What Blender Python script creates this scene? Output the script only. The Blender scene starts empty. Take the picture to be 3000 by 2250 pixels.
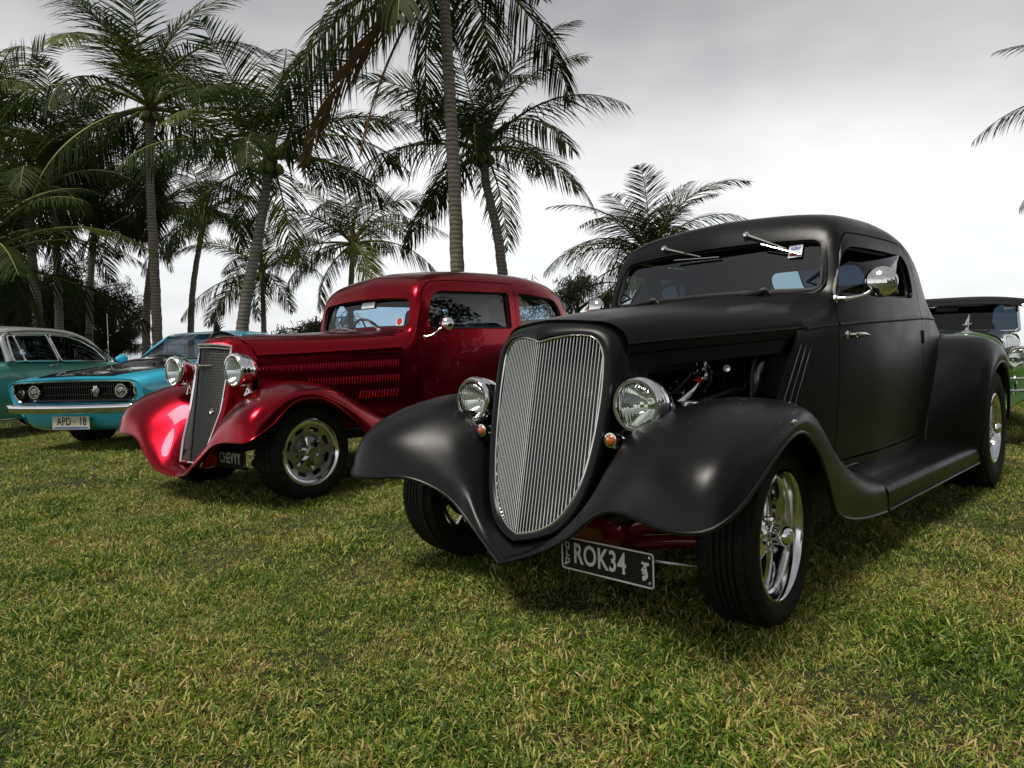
import bpy, bmesh, math, random
import numpy as np
from mathutils import Vector, Matrix
random.seed(7); rng = np.random.default_rng(7)
scene = bpy.context.scene
COL = scene.collection
R = math.radians

# ---------------------------------------------------------------- camera, sky, sun, exposure
# The lawn falls away slightly towards the water, so everything parked on it lives in a lawn frame
# (x = nose of the black coupe, y = its left side, z = up from the grass) that is tilted into the level world.
def basis(yaw, pitch, roll):
    cy, sy, cp, sp = math.cos(yaw), math.sin(yaw), math.cos(pitch), math.sin(pitch)
    f = Vector((cy*cp, sy*cp, sp)); r0 = Vector((sy, -cy, 0)); u0 = r0.cross(f)
    r = math.cos(roll)*r0 + math.sin(roll)*u0; u = -math.sin(roll)*r0 + math.cos(roll)*u0
    return r, u, f
cr_, cu_, cf_ = basis(3.9072, -.0429, -.0337)
CAMPOS = Vector((2.1745, 1.6233, .9086))
wr_, wu_, wf_ = basis(R(90), -.055, 0)
Rl = Matrix((wr_, wu_, wf_)).transposed() @ Matrix((cr_, cu_, cf_))
EYE = Vector((0, 0, .9086))
LAWN = Matrix.Translation(EYE) @ Rl.to_4x4() @ Matrix.Translation(-CAMPOS)
cam_d = bpy.data.cameras.new('camera'); cam = bpy.data.objects.new('camera', cam_d); COL.objects.link(cam)
cam_d.sensor_width = 36; cam_d.lens = 24; cam_d.clip_start = .05; cam_d.clip_end = 9000
cam.matrix_world = Matrix.Translation(EYE) @ Matrix((wr_, wu_, -wf_)).transposed().to_4x4()
scene.camera = cam
SUN_AZ, SUN_EL = R(-136), R(62)          # azimuth from the view direction (negative = left), elevation
sun_d = bpy.data.lights.new('sun', 'SUN'); sun = bpy.data.objects.new('sun', sun_d); COL.objects.link(sun)
sdir = Vector((math.sin(SUN_AZ)*math.cos(SUN_EL), math.cos(SUN_AZ)*math.cos(SUN_EL), math.sin(SUN_EL)))
sun.rotation_euler = sdir.to_track_quat('Z', 'Y').to_euler(); sun.location = (0, 0, 30)
sun_d.energy = 2.9; sun_d.angle = R(20); sun_d.color = (1, .95, .86)
world = bpy.data.worlds.new('World'); scene.world = world; world.use_nodes = True
wn, wl = world.node_tree.nodes, world.node_tree.links
wn.clear()
sky = wn.new('ShaderNodeTexSky'); sky.sky_type = 'NISHITA'; sky.sun_disc = False
sky.sun_elevation = SUN_EL; sky.sun_rotation = SUN_AZ; sky.dust_density = 2.0
tc = wn.new('ShaderNodeTexCoord'); sep = wn.new('ShaderNodeSeparateXYZ'); wl.new(tc.outputs['Generated'], sep.inputs[0])
ramp = wn.new('ShaderNodeValToRGB'); wl.new(sep.outputs['Z'], ramp.inputs[0])     # high grey cloud, brightest low over the sea
for e in list(ramp.color_ramp.elements)[1:]: ramp.color_ramp.elements.remove(e)
els = [(0, (11.6, 11.8, 12.0)), (.15, (11.2, 11.3, 11.4)), (.28, (8.6, 8.6, 8.65)), (.37, (6.2, 6.2, 6.25)), (.46, (4.3, 4.3, 4.34)), (.62, (3.6, 3.6, 3.64)), (1, (4.0, 4.03, 4.1))]
for i, (p, c) in enumerate(els):
    e = ramp.color_ramp.elements[0] if i == 0 else ramp.color_ramp.elements.new(p)
    e.position = p; e.color = (*c, 1)
noi = wn.new('ShaderNodeTexNoise'); noi.inputs['Scale'].default_value = 1.7; noi.inputs['Detail'].default_value = 4; noi.inputs['Roughness'].default_value = .55
mp = wn.new('ShaderNodeMapping'); mp.inputs['Scale'].default_value = (1, 1, 2.2); wl.new(tc.outputs['Generated'], mp.inputs[0]); wl.new(mp.outputs[0], noi.inputs['Vector'])
mr = wn.new('ShaderNodeMapRange'); mr.inputs['From Min'].default_value = .3; mr.inputs['From Max'].default_value = .7; mr.inputs['To Min'].default_value = .74; mr.inputs['To Max'].default_value = 1.20
wl.new(noi.outputs['Fac'], mr.inputs[0])
mul = wn.new('ShaderNodeVectorMath'); mul.operation = 'SCALE'; wl.new(ramp.outputs[0], mul.inputs[0]); wl.new(mr.outputs[0], mul.inputs['Scale'])
cov = wn.new('ShaderNodeMapRange'); cov.inputs['From Min'].default_value = .38; cov.inputs['From Max'].default_value = .58; cov.inputs['To Min'].default_value = .80; cov.inputs['To Max'].default_value = .97
wl.new(noi.outputs['Fac'], cov.inputs[0])
mixw = wn.new('ShaderNodeMix'); mixw.data_type = 'RGBA'; wl.new(cov.outputs[0], mixw.inputs[0]); wl.new(sky.outputs[0], mixw.inputs[6]); wl.new(mul.outputs[0], mixw.inputs[7])
bg = wn.new('ShaderNodeBackground'); bg.inputs[1].default_value = .08; wl.new(mixw.outputs[2], bg.inputs[0])
wo = wn.new('ShaderNodeOutputWorld'); wl.new(bg.outputs[0], wo.inputs[0])
vs = scene.view_settings; vs.view_transform = 'Standard'; vs.look = 'None'; vs.gamma = 1; vs.use_curve_mapping = False; vs.exposure = .22
scene.render.engine = 'CYCLES'; scene.cycles.max_bounces = 7; scene.cycles.transparent_max_bounces = 12
scene.cycles.use_denoising = True; scene.cycles.caustics_reflective = False; scene.cycles.caustics_refractive = False
scene.cycles.sample_clamp_indirect = 6

# ---------------------------------------------------------------- materials
MATS = {}
def mat(name, base=(.5, .5, .5), rough=.5, metal=0., coat=0., coat_rough=.03, var=0., vscale=8., bump=0., bscale=60., rvar=0., emit=None, trans=0., ior=1.45, spec=.5, dirt=None):
    m = bpy.data.materials.new(name); m.use_nodes = True; n, l = m.node_tree.nodes, m.node_tree.links
    p = n['Principled BSDF']; p.inputs['Base Color'].default_value = (*base, 1); p.inputs['Roughness'].default_value = rough
    p.inputs['Metallic'].default_value = metal; p.inputs['Coat Weight'].default_value = coat; p.inputs['Coat Roughness'].default_value = coat_rough
    p.inputs['Transmission Weight'].default_value = trans; p.inputs['IOR'].default_value = ior; p.inputs['Specular IOR Level'].default_value = spec
    if emit: p.inputs['Emission Color'].default_value = (*emit[0], 1); p.inputs['Emission Strength'].default_value = emit[1]
    if var or rvar or bump:
        t = n.new('ShaderNodeTexCoord'); a = n.new('ShaderNodeTexNoise'); a.inputs['Scale'].default_value = vscale; a.inputs['Detail'].default_value = 6; l.new(t.outputs['Object'], a.inputs['Vector'])
        if var:
            mx = n.new('ShaderNodeMix'); mx.data_type = 'RGBA'; mx.inputs[6].default_value = (*[c*(1-var) for c in base], 1)
            hi = dirt or [min(1, c*(1+var)) for c in base]; mx.inputs[7].default_value = (*hi, 1); l.new(a.outputs['Fac'], mx.inputs[0]); l.new(mx.outputs[2], p.inputs['Base Color'])
        if rvar:
            r = n.new('ShaderNodeMapRange'); r.inputs['From Min'].default_value = .3; r.inputs['From Max'].default_value = .7
            r.inputs['To Min'].default_value = max(0, rough-rvar); r.inputs['To Max'].default_value = rough+rvar; l.new(a.outputs['Fac'], r.inputs[0]); l.new(r.outputs[0], p.inputs['Roughness'])
        if bump:
            b = n.new('ShaderNodeTexNoise'); b.inputs['Scale'].default_value = bscale; b.inputs['Detail'].default_value = 4; l.new(t.outputs['Object'], b.inputs['Vector'])
            bp = n.new('ShaderNodeBump'); bp.inputs['Strength'].default_value = bump; bp.inputs['Distance'].default_value = .01; l.new(b.outputs['Fac'], bp.inputs['Height']); l.new(bp.outputs[0], p.inputs['Normal'])
    MATS[name] = m; return m
def glassmat(name, tint, ior=1.5, rough=0.0, flute=0):
    m = bpy.data.materials.new(name); m.use_nodes = True; n, l = m.node_tree.nodes, m.node_tree.links; n.clear()
    o = n.new('ShaderNodeOutputMaterial'); mx = n.new('ShaderNodeMixShader'); t = n.new('ShaderNodeBsdfTransparent'); g = n.new('ShaderNodeBsdfGlossy')
    t.inputs[0].default_value = (*tint, 1); g.inputs['Roughness'].default_value = rough; g.inputs[0].default_value = (1, 1, 1, 1)
    lw = n.new('ShaderNodeLayerWeight'); lw.inputs[0].default_value = .5; pw = n.new('ShaderNodeMath'); pw.operation = 'POWER'; pw.inputs[1].default_value = 4.5
    ma = n.new('ShaderNodeMath'); ma.operation = 'MULTIPLY_ADD'; ma.inputs[1].default_value = .85; ma.inputs[2].default_value = ((ior-1)/(ior+1))**2*1.6
    l.new(lw.outputs['Facing'], pw.inputs[0]); l.new(pw.outputs[0], ma.inputs[0]); l.new(ma.outputs[0], mx.inputs[0]); l.new(t.outputs[0], mx.inputs[1]); l.new(g.outputs[0], mx.inputs[2]); l.new(mx.outputs[0], o.inputs[0])
    MATS[name] = m; return m
M = lambda k: MATS[k]
mat('satin_black', (.0022, .0022, .0026), .33, coat=.0, rvar=.05, vscale=5, bump=.012, bscale=900, spec=.33)
mat('dark_metal', (.012, .012, .013), .45, metal=.3, var=.5, vscale=20, bump=.15, bscale=90)
mat('candy_red', (.275, .0010, .010), .21, metal=.92, coat=.22, coat_rough=.02, bump=.02, bscale=1500)
mat('red_frame', (.17, .003, .006), .3, coat=.8, var=.2)
mat('chrome', (.83, .83, .82), .045, metal=1, rvar=.02, vscale=12)
mat('alloy', (.76, .76, .74), .09, metal=1, rvar=.04, vscale=14, bump=.02, bscale=400)
mat('cast_alloy', (.42, .42, .40), .34, metal=1, rvar=.07, vscale=25, bump=.06, bscale=500)
mat('mesh_metal', (.13, .13, .125), .35, metal=1)
mat('stainless', (.80, .79, .74), .16, metal=1, rvar=.04)
mat('rubber', (.006, .006, .0062), .7, var=.6, vscale=18, bump=.35, bscale=120, dirt=(.016, .014, .011), spec=.25)
mat('seal', (.010, .010, .010), .55)
mat('trim_dark', (.014, .014, .015), .6, var=.4, bump=.1)
mat('interior_grey', (.055, .055, .056), .75, var=.3, vscale=30, bump=.1, bscale=200)
mat('interior_tan', (.11, .10, .085), .75, var=.3, vscale=30, bump=.1, bscale=200)
mat('reflector', (.92, .92, .90), .05, metal=1)
mat('amber', (.50, .10, .006), .12, coat=.6, trans=.25)
mat('ruby', (.6, .01, .01), .15, coat=.5)
mat('plate_black', (.008, .008, .009), .35, var=.4)
mat('plate_white', (.74, .74, .70), .4, var=.12, vscale=40)
mat('plate_cream', (.55, .55, .42), .4, var=.12, vscale=40)
mat('sticker_white', (.75, .76, .78), .4, var=.05)
mat('sticker_blue', (.03, .06, .35), .4, var=.1)
mat('sticker_red', (.5, .03, .03), .4, var=.1)
mat('louver_red', (.50, .008, .02), .28, metal=.55, coat=1)
mat('sky_blue_paint', (.045, .50, .72), .28, metal=.12, coat=1, bump=.01, bscale=1200)
mat('gloss_black', (.008, .008, .009), .22, coat=.8)
mat('sea_green_paint', (.065, .27, .205), .3, metal=.15, coat=.9, var=.06)
mat('silver_grey_paint', (.36, .37, .37), .32, metal=.35, coat=.6, var=.05)
mat('dark_green_paint', (.022, .05, .012), .3, metal=.15, coat=1)
mat('lime_green_paint', (.045, .10, .014), .3, metal=.2, coat=1)
mat('hood_cloth', (.010, .010, .011), .9, var=.5, bump=.3, bscale=300)
mat('bark_palm', (.24, .205, .165), .9, var=.45, vscale=9, bump=.6, bscale=26)
def ring_bark():
    m = MATS['bark_palm']; n, l = m.node_tree.nodes, m.node_tree.links; p = n['Principled BSDF']; old = p.inputs['Base Color'].links[0].from_socket
    t = n.new('ShaderNodeTexCoord'); w = n.new('ShaderNodeTexWave'); w.wave_type = 'BANDS'; w.bands_direction = 'Z'; w.inputs['Scale'].default_value = 4.2; w.inputs['Distortion'].default_value = 2.2; w.inputs['Detail'].default_value = 4; w.inputs['Detail Scale'].default_value = 2.5; l.new(t.outputs['Object'], w.inputs['Vector'])
    r = n.new('ShaderNodeMapRange'); r.inputs['To Min'].default_value = .45; r.inputs['To Max'].default_value = 1.1; l.new(w.outputs['Fac'], r.inputs[0]); v = n.new('ShaderNodeVectorMath'); v.operation = 'SCALE'; l.new(old, v.inputs[0]); l.new(r.outputs[0], v.inputs['Scale']); l.new(v.outputs[0], p.inputs['Base Color'])
ring_bark()
mat('bark_dark', (.06, .05, .042), .95, var=.4, vscale=9, bump=.7, bscale=22)
mat('fibre', (.10, .062, .03), .95, var=.5, vscale=20, bump=.6, bscale=60)
mat('rachis', (.20, .22, .05), .5, var=.25, vscale=6)
mat('concrete', (.30, .30, .29), .85, var=.2, vscale=2)
mat('water_drop', (.004, .004, .005), .04, spec=.5)
glassmat('glass_clear', (.80, .86, .86)); glassmat('glass_tint', (.42, .52, .55), 1.72); glassmat('glass_dark', (.20, .25, .30), 1.6)
glassmat('glass_blue', (.56, .70, .80), 1.5); glassmat('glass_smoke', (.03, .052, .075), 1.45)
def leafmat(name, a, b, trans=.35, rough=.45):
    m = bpy.data.materials.new(name); m.use_nodes = True; n, l = m.node_tree.nodes, m.node_tree.links
    p = n['Principled BSDF']; p.inputs['Roughness'].default_value = .6; p.inputs['Specular IOR Level'].default_value = .15
    at = n.new('ShaderNodeAttribute'); at.attribute_name = 'tone'; oi = n.new('ShaderNodeObjectInfo')
    ad = n.new('ShaderNodeMath'); ad.operation = 'MULTIPLY_ADD'; ad.inputs[1].default_value = .45; l.new(oi.outputs['Random'], ad.inputs[0]); l.new(at.outputs['Fac'], ad.inputs[2])
    rp = n.new('ShaderNodeValToRGB'); l.new(ad.outputs[0], rp.inputs[0]); rp.color_ramp.elements[0].color = (*a, 1); rp.color_ramp.elements[1].color = (*b, 1); rp.color_ramp.elements[1].position = 1.2 if False else 1
    l.new(rp.outputs[0], p.inputs['Base Color'])
    tr = n.new('ShaderNodeBsdfTranslucent'); l.new(rp.outputs[0], tr.inputs[0]); mx = n.new('ShaderNodeMixShader'); mx.inputs[0].default_value = trans
    l.new(p.outputs[0], mx.inputs[1]); l.new(tr.outputs[0], mx.inputs[2]); l.new(mx.outputs[0], n['Material Output'].inputs[0])
    MATS[name] = m; return m
leafmat('palm_leaf', (.008, .017, .004), (.044, .062, .013)); leafmat('palm_leaf_young', (.05, .075, .012), (.12, .14, .025)); leafmat('palm_leaf_dead', (.07, .035, .014), (.15, .085, .035), .2)
leafmat('needle_leaf', (.010, .016, .007), (.035, .045, .02), .25)

# ---------------------------------------------------------------- mesh helpers
def tag(o, label=None, cat=None, group=None, kind=None):
    for k, v in (('label', label), ('category', cat), ('group', group), ('kind', kind)):
        if v: o[k] = v
    return o
def mesh_data(name, verts, faces, m, smooth=True, sharp=38):
    me = bpy.data.meshes.new(name); me.from_pydata([tuple(map(float, v)) for v in verts], [], [tuple(map(int, f)) for f in faces]); me.update()
    for mm in (m if isinstance(m, (list, tuple)) else [m]): me.materials.append(M(mm) if isinstance(mm, str) else mm)
    if smooth:
        me.shade_smooth(); me.set_sharp_from_angle(angle=R(sharp))
    return me
def add(name, me, parent=None):
    o = bpy.data.objects.new(name, me); COL.objects.link(o); o.parent = parent; return o
def empty(name, mw=None, parent=None):
    o = bpy.data.objects.new(name, None); COL.objects.link(o); o.empty_display_size = .2
    if parent: o.parent = parent
    if mw is not None:
        if parent: o.matrix_local = mw
        else: o.matrix_world = mw
    return o
def spl(P, n, t=None, kind='nat', dens=None):
    """resample control rows P (k, ...) to n rows: 'nat' natural cubic spline, 'mono' shape-keeping"""
    P = np.asarray(P, float); k = len(P)
    if t is None:
        d = np.sqrt(((P[1:]-P[:-1])**2).reshape(k-1, -1).mean(1))+1e-9; t = np.concatenate([[0], np.cumsum(d)])
    t = np.asarray(t, float); s = np.linspace(t[0], t[-1], n) if dens is None else np.interp(np.linspace(0, 1, n), np.linspace(0, 1, len(dens)), dens)
    h = np.diff(t); sh = (-1,)+(1,)*(P.ndim-1); D = np.diff(P, axis=0)/h.reshape(sh)
    if k == 2: m = np.concatenate([D, D])
    elif kind == 'nat':
        A = np.zeros((k, k)); B = np.zeros_like(P); A[0, 0] = 2; A[0, 1] = 1; B[0] = 3*D[0]; A[-1, -1] = 2; A[-1, -2] = 1; B[-1] = 3*D[-1]
        for i in range(1, k-1):
            A[i, i-1] = h[i]; A[i, i] = 2*(h[i]+h[i-1]); A[i, i+1] = h[i-1]; B[i] = 3*(h[i]*D[i-1]+h[i-1]*D[i])
        m = np.linalg.solve(A, B.reshape(k, -1)).reshape(P.shape)
    else:
        m = np.zeros_like(P); m[0] = D[0]; m[-1] = D[-1]
        for i in range(1, k-1):
            ok = D[i-1]*D[i] > 0; w1 = 2*h[i]+h[i-1]; w2 = h[i]+2*h[i-1]
            with np.errstate(all='ignore'): m[i] = np.where(ok, (w1+w2)/(w1/D[i-1]+w2/D[i]), 0)
    i = np.clip(np.searchsorted(t, s, side='right')-1, 0, k-2); u = ((s-t[i])/h[i]).reshape(sh); H = h[i].reshape(sh)
    return (2*u**3-3*u**2+1)*P[i]+(u**3-2*u**2+u)*H*m[i]+(-2*u**3+3*u**2)*P[i+1]+(u**3-u**2)*H*m[i+1]
def loft(S, nu, nv, ku='nat', kv='nat'):
    S = np.asarray(S, float); A = spl(S, nu, kind=ku); return np.swapaxes(spl(np.swapaxes(A, 0, 1), nv, kind=kv), 0, 1)
def gfaces(nu, nv, cu=False, cv=False, off=0):
    F = []
    for i in range(nu if cu else nu-1):
        for j in range(nv if cv else nv-1):
            a, b = i, (i+1) % nu; c, d = j, (j+1) % nv; F.append((off+a*nv+c, off+b*nv+c, off+b*nv+d, off+a*nv+d))
    return F
def gnormals(P, cu=False):
    du = np.gradient(P, axis=0); dv = np.gradient(P, axis=1); n = np.cross(du, dv); L = np.linalg.norm(n, axis=2, keepdims=True)
    n = n/np.maximum(L, 1e-12)
    for i in range(n.shape[0]):
        for j in range(n.shape[1]):
            if L[i, j, 0] < 1e-10: n[i, j] = n[i, min(j+1, n.shape[1]-1)] if j == 0 else n[i, j-1]
    return n
def thick(P, t, flip=False):
    """closed shell from a point grid: t metres thick, on the inner side"""
    nu, nv = P.shape[:2]; n = gnormals(P)*(-1 if flip else 1); Q = P-n*t; N = nu*nv
    V = np.concatenate([P.reshape(-1, 3), Q.reshape(-1, 3)]); F = gfaces(nu, nv); F += [tuple(reversed(f)) for f in gfaces(nu, nv, off=N)]
    rim = [i*nv for i in range(nu)]+[(nu-1)*nv+j for j in range(1, nv)]+[i*nv+nv-1 for i in range(nu-2, -1, -1)]+[j for j in range(nv-2, 0, -1)]
    for a, b in zip(rim, rim[1:]+rim[:1]): F.append((b, a, a+N, b+N))
    return V, F
def mir(P): Q = np.array(P, float); Q[..., 1] *= -1; return Q
class MB:
    def __init__(s): s.v = []; s.f = []
    def addm(s, V, F):
        o = len(s.v); s.v += [tuple(map(float, v)) for v in V]; s.f += [tuple(int(i)+o for i in f) for f in F]; return s
    def grid(s, P, cu=False, cv=False): P = np.asarray(P); return s.addm(P.reshape(-1, 3), gfaces(P.shape[0], P.shape[1], cu, cv))
    def box(s, c, d, rot=None, b=0.0):
        x, y, z = [q/2 for q in d]
        if b <= 0:
            V = [(i*x, j*y, k*z) for i in (-1, 1) for j in (-1, 1) for k in (-1, 1)]
            F = [(0, 1, 3, 2), (4, 6, 7, 5), (0, 4, 5, 1), (2, 3, 7, 6), (0, 2, 6, 4), (1, 5, 7, 3)]
        else:
            bm = bmesh.new(); bmesh.ops.create_cube(bm, size=1); bmesh.ops.scale(bm, vec=d, verts=bm.verts)
            bmesh.ops.bevel(bm, geom=bm.edges[:], offset=b, segments=2, affect='EDGES', profile=.5)
            bm.verts.index_update(); V = [tuple(v.co) for v in bm.verts]; F = [tuple(v.index for v in f.verts) for f in bm.faces]; bm.free()
        if rot is not None: V = [tuple(rot @ Vector(v)) for v in V]
        return s.addm([(v[0]+c[0], v[1]+c[1], v[2]+c[2]) for v in V], F)
    def tube(s, path, r, seg=8, cap=True, n=None, flat=1.0, closed=False):
        P = np.asarray(path, float)
        if n: P = spl(P, n)
        k = len(P); rr = np.interp(np.linspace(0, 1, k), np.linspace(0, 1, len(r)), r) if hasattr(r, '__len__') else np.full(k, r)
        T = np.gradient(P, axis=0) if not closed else np.roll(P, -1, 0)-np.roll(P, 1, 0); T /= np.linalg.norm(T, axis=1, keepdims=True)+1e-12
        up = np.array([0, 0, 1.]) if abs(T[0, 2]) < .9 else np.array([1., 0, 0]); G = np.zeros((k, seg, 3))
        a = np.linspace(0, 2*np.pi, seg, endpoint=False)
        for i in range(k):
            x = np.cross(up, T[i]); x /= np.linalg.norm(x)+1e-12; y = np.cross(T[i], x); up = y
            G[i] = P[i]+rr[i]*(np.cos(a)[:, None]*x+flat*np.sin(a)[:, None]*y)
        o = len(s.v); s.grid(G, cu=closed, cv=True)
        if cap and not closed: s.f.append(tuple(o+j for j in range(seg-1, -1, -1))); s.f.append(tuple(o+(k-1)*seg+j for j in range(seg)))
        return s
    def lathe(s, prof, seg=32, o=(0, 0, 0), ax=(0, 1, 0), a0=0, a1=2*math.pi, phase=0):
        """prof: (radius, distance along axis)"""
        ax = Vector(ax).normalized(); q = ax.to_track_quat('Z', 'Y'); full = abs(a1-a0-2*math.pi) < 1e-6
        a = np.linspace(a0, a1, seg, endpoint=not full)+phase; G = np.zeros((len(prof), len(a), 3))
        for i, (r, h) in enumerate(prof):
            for j, t in enumerate(a):
                G[i, j] = q @ Vector((max(r, 1e-5)*math.cos(t), max(r, 1e-5)*math.sin(t), h))
        G += np.array(o); return s.grid(G, cv=full)
    def prism(s, loop, vec):
        k = len(loop); A = [tuple(p) for p in loop]; B = [tuple(np.array(p)+np.array(vec)) for p in loop]
        return s.addm(A+B, [tuple(range(k))[::-1], tuple(range(k, 2*k))]+[(i, (i+1) % k, (i+1) % k+k, i+k) for i in range(k)])
    def obj(s, name, m, parent=None, smooth=True, sharp=38, label=None):
        o = add(name, mesh_data(name, s.v, s.f, m, smooth, sharp), parent)
        if label: o['label'] = label
        return o
def round_poly(pts, r, n=6):
    """round the corners of a closed 2-D polygon; r number or one per corner"""
    out = []; k = len(pts); rs = r if hasattr(r, '__len__') else [r]*k
    for i in range(k):
        p0, p, p1 = (np.array(pts[(i+d) % k], float) for d in (-1, 0, 1)); a = p0-p; b = p1-p
        la, lb = np.linalg.norm(a), np.linalg.norm(b); d = min(rs[i], la*.48, lb*.48); A = p+a/la*d; B = p+b/lb*d
        for t in np.linspace(0, 1, n): out.append((1-t)**2*A+2*t*(1-t)*p+t*t*B)
    return np.array(out)
def off2(L, d):
    L = np.asarray(L); e = np.roll(L, -1, 0)-np.roll(L, 1, 0); n = np.stack([e[:, 1], -e[:, 0]], 1); n /= np.linalg.norm(n, axis=1, keepdims=True)+1e-12
    area = .5*np.sum(L[:, 0]*np.roll(L[:, 1], -1)-np.roll(L[:, 0], -1)*L[:, 1]); return L+n*d*(1 if area > 0 else -1)
def boolean(V, F, cutters, op='DIFFERENCE'):
    def tmp(V, F):
        me = bpy.data.meshes.new('tmp'); me.from_pydata([tuple(map(float, v)) for v in V], [], [tuple(map(int, f)) for f in F])
        bm = bmesh.new(); bm.from_mesh(me); bmesh.ops.recalc_face_normals(bm, faces=bm.faces); bm.to_mesh(me); bm.free()
        o = bpy.data.objects.new('tmp', me); COL.objects.link(o); return o
    a = tmp(V, F); cs = [tmp(*c) for c in cutters]
    for c in cs:
        md = a.modifiers.new('b', 'BOOLEAN'); md.object = c; md.operation = op; md.solver = 'EXACT'
    dg = bpy.context.evaluated_depsgraph_get(); dg.update(); me = a.evaluated_get(dg).to_mesh()
    V2 = np.array([v.co[:] for v in me.vertices]); F2 = [tuple(p.vertices) for p in me.polygons]; a.evaluated_get(dg).to_mesh_clear()
    for o in [a]+cs:
        d = o.data; bpy.data.objects.remove(o); bpy.data.meshes.remove(d)
    return V2, F2
def islands(V, F):
    par = list(range(len(V)))
    def find(i):
        while par[i] != i: par[i] = par[par[i]]; i = par[i]
        return i
    for f in F:
        r0 = find(f[0])
        for i in f[1:]:
            q = find(i)
            if q != r0: par[q] = r0
    out = {}
    for f in F: out.setdefault(find(f[0]), []).append(f)
    res = []
    for fs in out.values():
        idx = sorted({i for f in fs for i in f}); mp = {i: k for k, i in enumerate(idx)}; res.append((V[idx], [tuple(mp[i] for i in f) for f in fs]))
    return sorted(res, key=lambda x: -len(x[0]))
def text_mesh(s, size, bold=0.0, sx=1.0, depth=.0008, spacing=1.0, align='CENTER'):
    cu = bpy.data.curves.new('txt', 'FONT'); cu.body = s; cu.size = size; cu.extrude = depth; cu.offset = bold; cu.align_x = align; cu.align_y = 'CENTER'; cu.space_character = spacing; cu.resolution_u = 3
    o = bpy.data.objects.new('txt', cu); COL.objects.link(o); dg = bpy.context.evaluated_depsgraph_get(); dg.update(); me = o.evaluated_get(dg).to_mesh()
    V = np.array([v.co[:] for v in me.vertices]); F = [tuple(p.vertices) for p in me.polygons]; o.evaluated_get(dg).to_mesh_clear(); bpy.data.objects.remove(o); bpy.data.curves.remove(cu)
    V[:, 0] *= sx; return V, F
def place(V, o, ex, ey):
    """flat (u, v, w) points onto a board: origin o, axes ex (right), ey (up)"""
    ex, ey = np.array(ex, float), np.array(ey, float); ez = np.cross(ex, ey); return np.array(o)+V[:, :1]*ex+V[:, 1:2]*ey+V[:, 2:3]*ez
# ---------------------------------------------------------------- parts shared by the cars
def wheel_tyre(r, w, rim_r):
    """lathe profile of a tyre, outer face at y=0, inwards -y"""
    b = .012; prof = [(rim_r-.012, .004-.02), (rim_r+.004, .0), (rim_r+.3*(r-rim_r), .012), (rim_r+.62*(r-rim_r), .014), (rim_r+.85*(r-rim_r), .004), (r-.012, -.012), (r-.003, -.026)]
    y = -.034; g = (w-.07)/5
    for i in range(5):
        prof += [(r, y), (r, y-g+.009)]
        if i < 4: prof += [(r-.009, y-g+.007), (r-.009, y-g+.002)]
        y -= g
    prof += [(r-.003, -w+.026), (r-.012, -w+.012), (rim_r+.7*(r-rim_r), -w-.008), (rim_r+.3*(r-rim_r), -w-.006), (rim_r, -w+.01)]
    return prof
def make_tyre(parent, r, w, rim_r, label=None):
    mb = MB().lathe(wheel_tyre(r, w, rim_r), 64); n = len(mb.v)
    for i in range(60):                         # shoulder blocks of the tread
        a = i/60*2*math.pi
        for y in (-.029, -w+.029):
            c = Vector((math.cos(a)*(r-.004), y, math.sin(a)*(r-.004))); rot = Matrix.Rotation(-a, 3, 'Y')
            mb.box(c, (.010, .024, .024), rot)
    return mb.obj('tyre', 'rubber', parent, label=label)
def five_spoke_wheel(parent, r, w, lip=.213, dish=.05):
    make_tyre(parent, r, w, lip)
    mb = MB().lathe([(lip-.004, -.016), (lip+.003, -.008), (lip+.001, 0), (lip-.007, .002), (lip-.013, -.004), (lip-.018, -.018), (lip-.021, -.034), (lip-.028, -.040), (lip-.032, -.065), (lip-.033, -w+.03), (lip-.012, -w+.01), (lip, -w+.004)], 72)
    rim = mb.obj('rim', 'alloy', parent)
    rb = lip-.030
    for k in range(5):
        a = k/5*2*math.pi+.35; q = Matrix.Rotation(a, 3, 'Y'); S = []
        for t in np.linspace(0, 1, 9):
            rr = .035+(rb-.035)*t; hw = .036-.010*math.sin(t*math.pi*.9)+.042*max(0, t-.62)/.38; y0 = -dish+.006*math.cos(t*3)-.012*t; th = .030-.008*t
            sec = [(-hw, -th), (-hw, -.006), (-hw*.72, 0), (0, .003), (hw*.72, 0), (hw, -.006), (hw, -th)]
            S.append([tuple(q @ Vector((rr, y0+d, s))) for s, d in sec])
        V, F = thick(np.array(S), .003); MB().addm(V, F).obj('spoke', 'alloy', parent)
    MB().lathe([(.001, -dish-.02), (.062, -dish-.02), (.064, -dish+.002), (.058, -dish+.008), (.040, -dish+.010), (.036, -dish+.012)], 32).obj('hub', 'alloy', parent)
    MB().lathe([(.037, -dish+.008), (.037, -dish+.020), (.033, -dish+.024), (.034, -dish+.055), (.031, -dish+.068), (.022, -dish+.078), (.010, -dish+.081), (.0005, -dish+.082)], 32).obj('centre_cap', 'chrome', parent)
    for k in range(5):
        a = k/5*2*math.pi; c = (math.cos(a)*.052, -dish+.006, math.sin(a)*.052)
        MB().lathe([(.010, 0), (.010, .014), (.008, .022), (.004, .026), (.0005, .027)], 6, o=c).obj('lug_nut', 'chrome', parent, sharp=25)
    MB().lathe([(.13, -.10), (.13, -.115), (.04, -.115)], 32).obj('brake_disc', 'dark_metal', parent)
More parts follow.
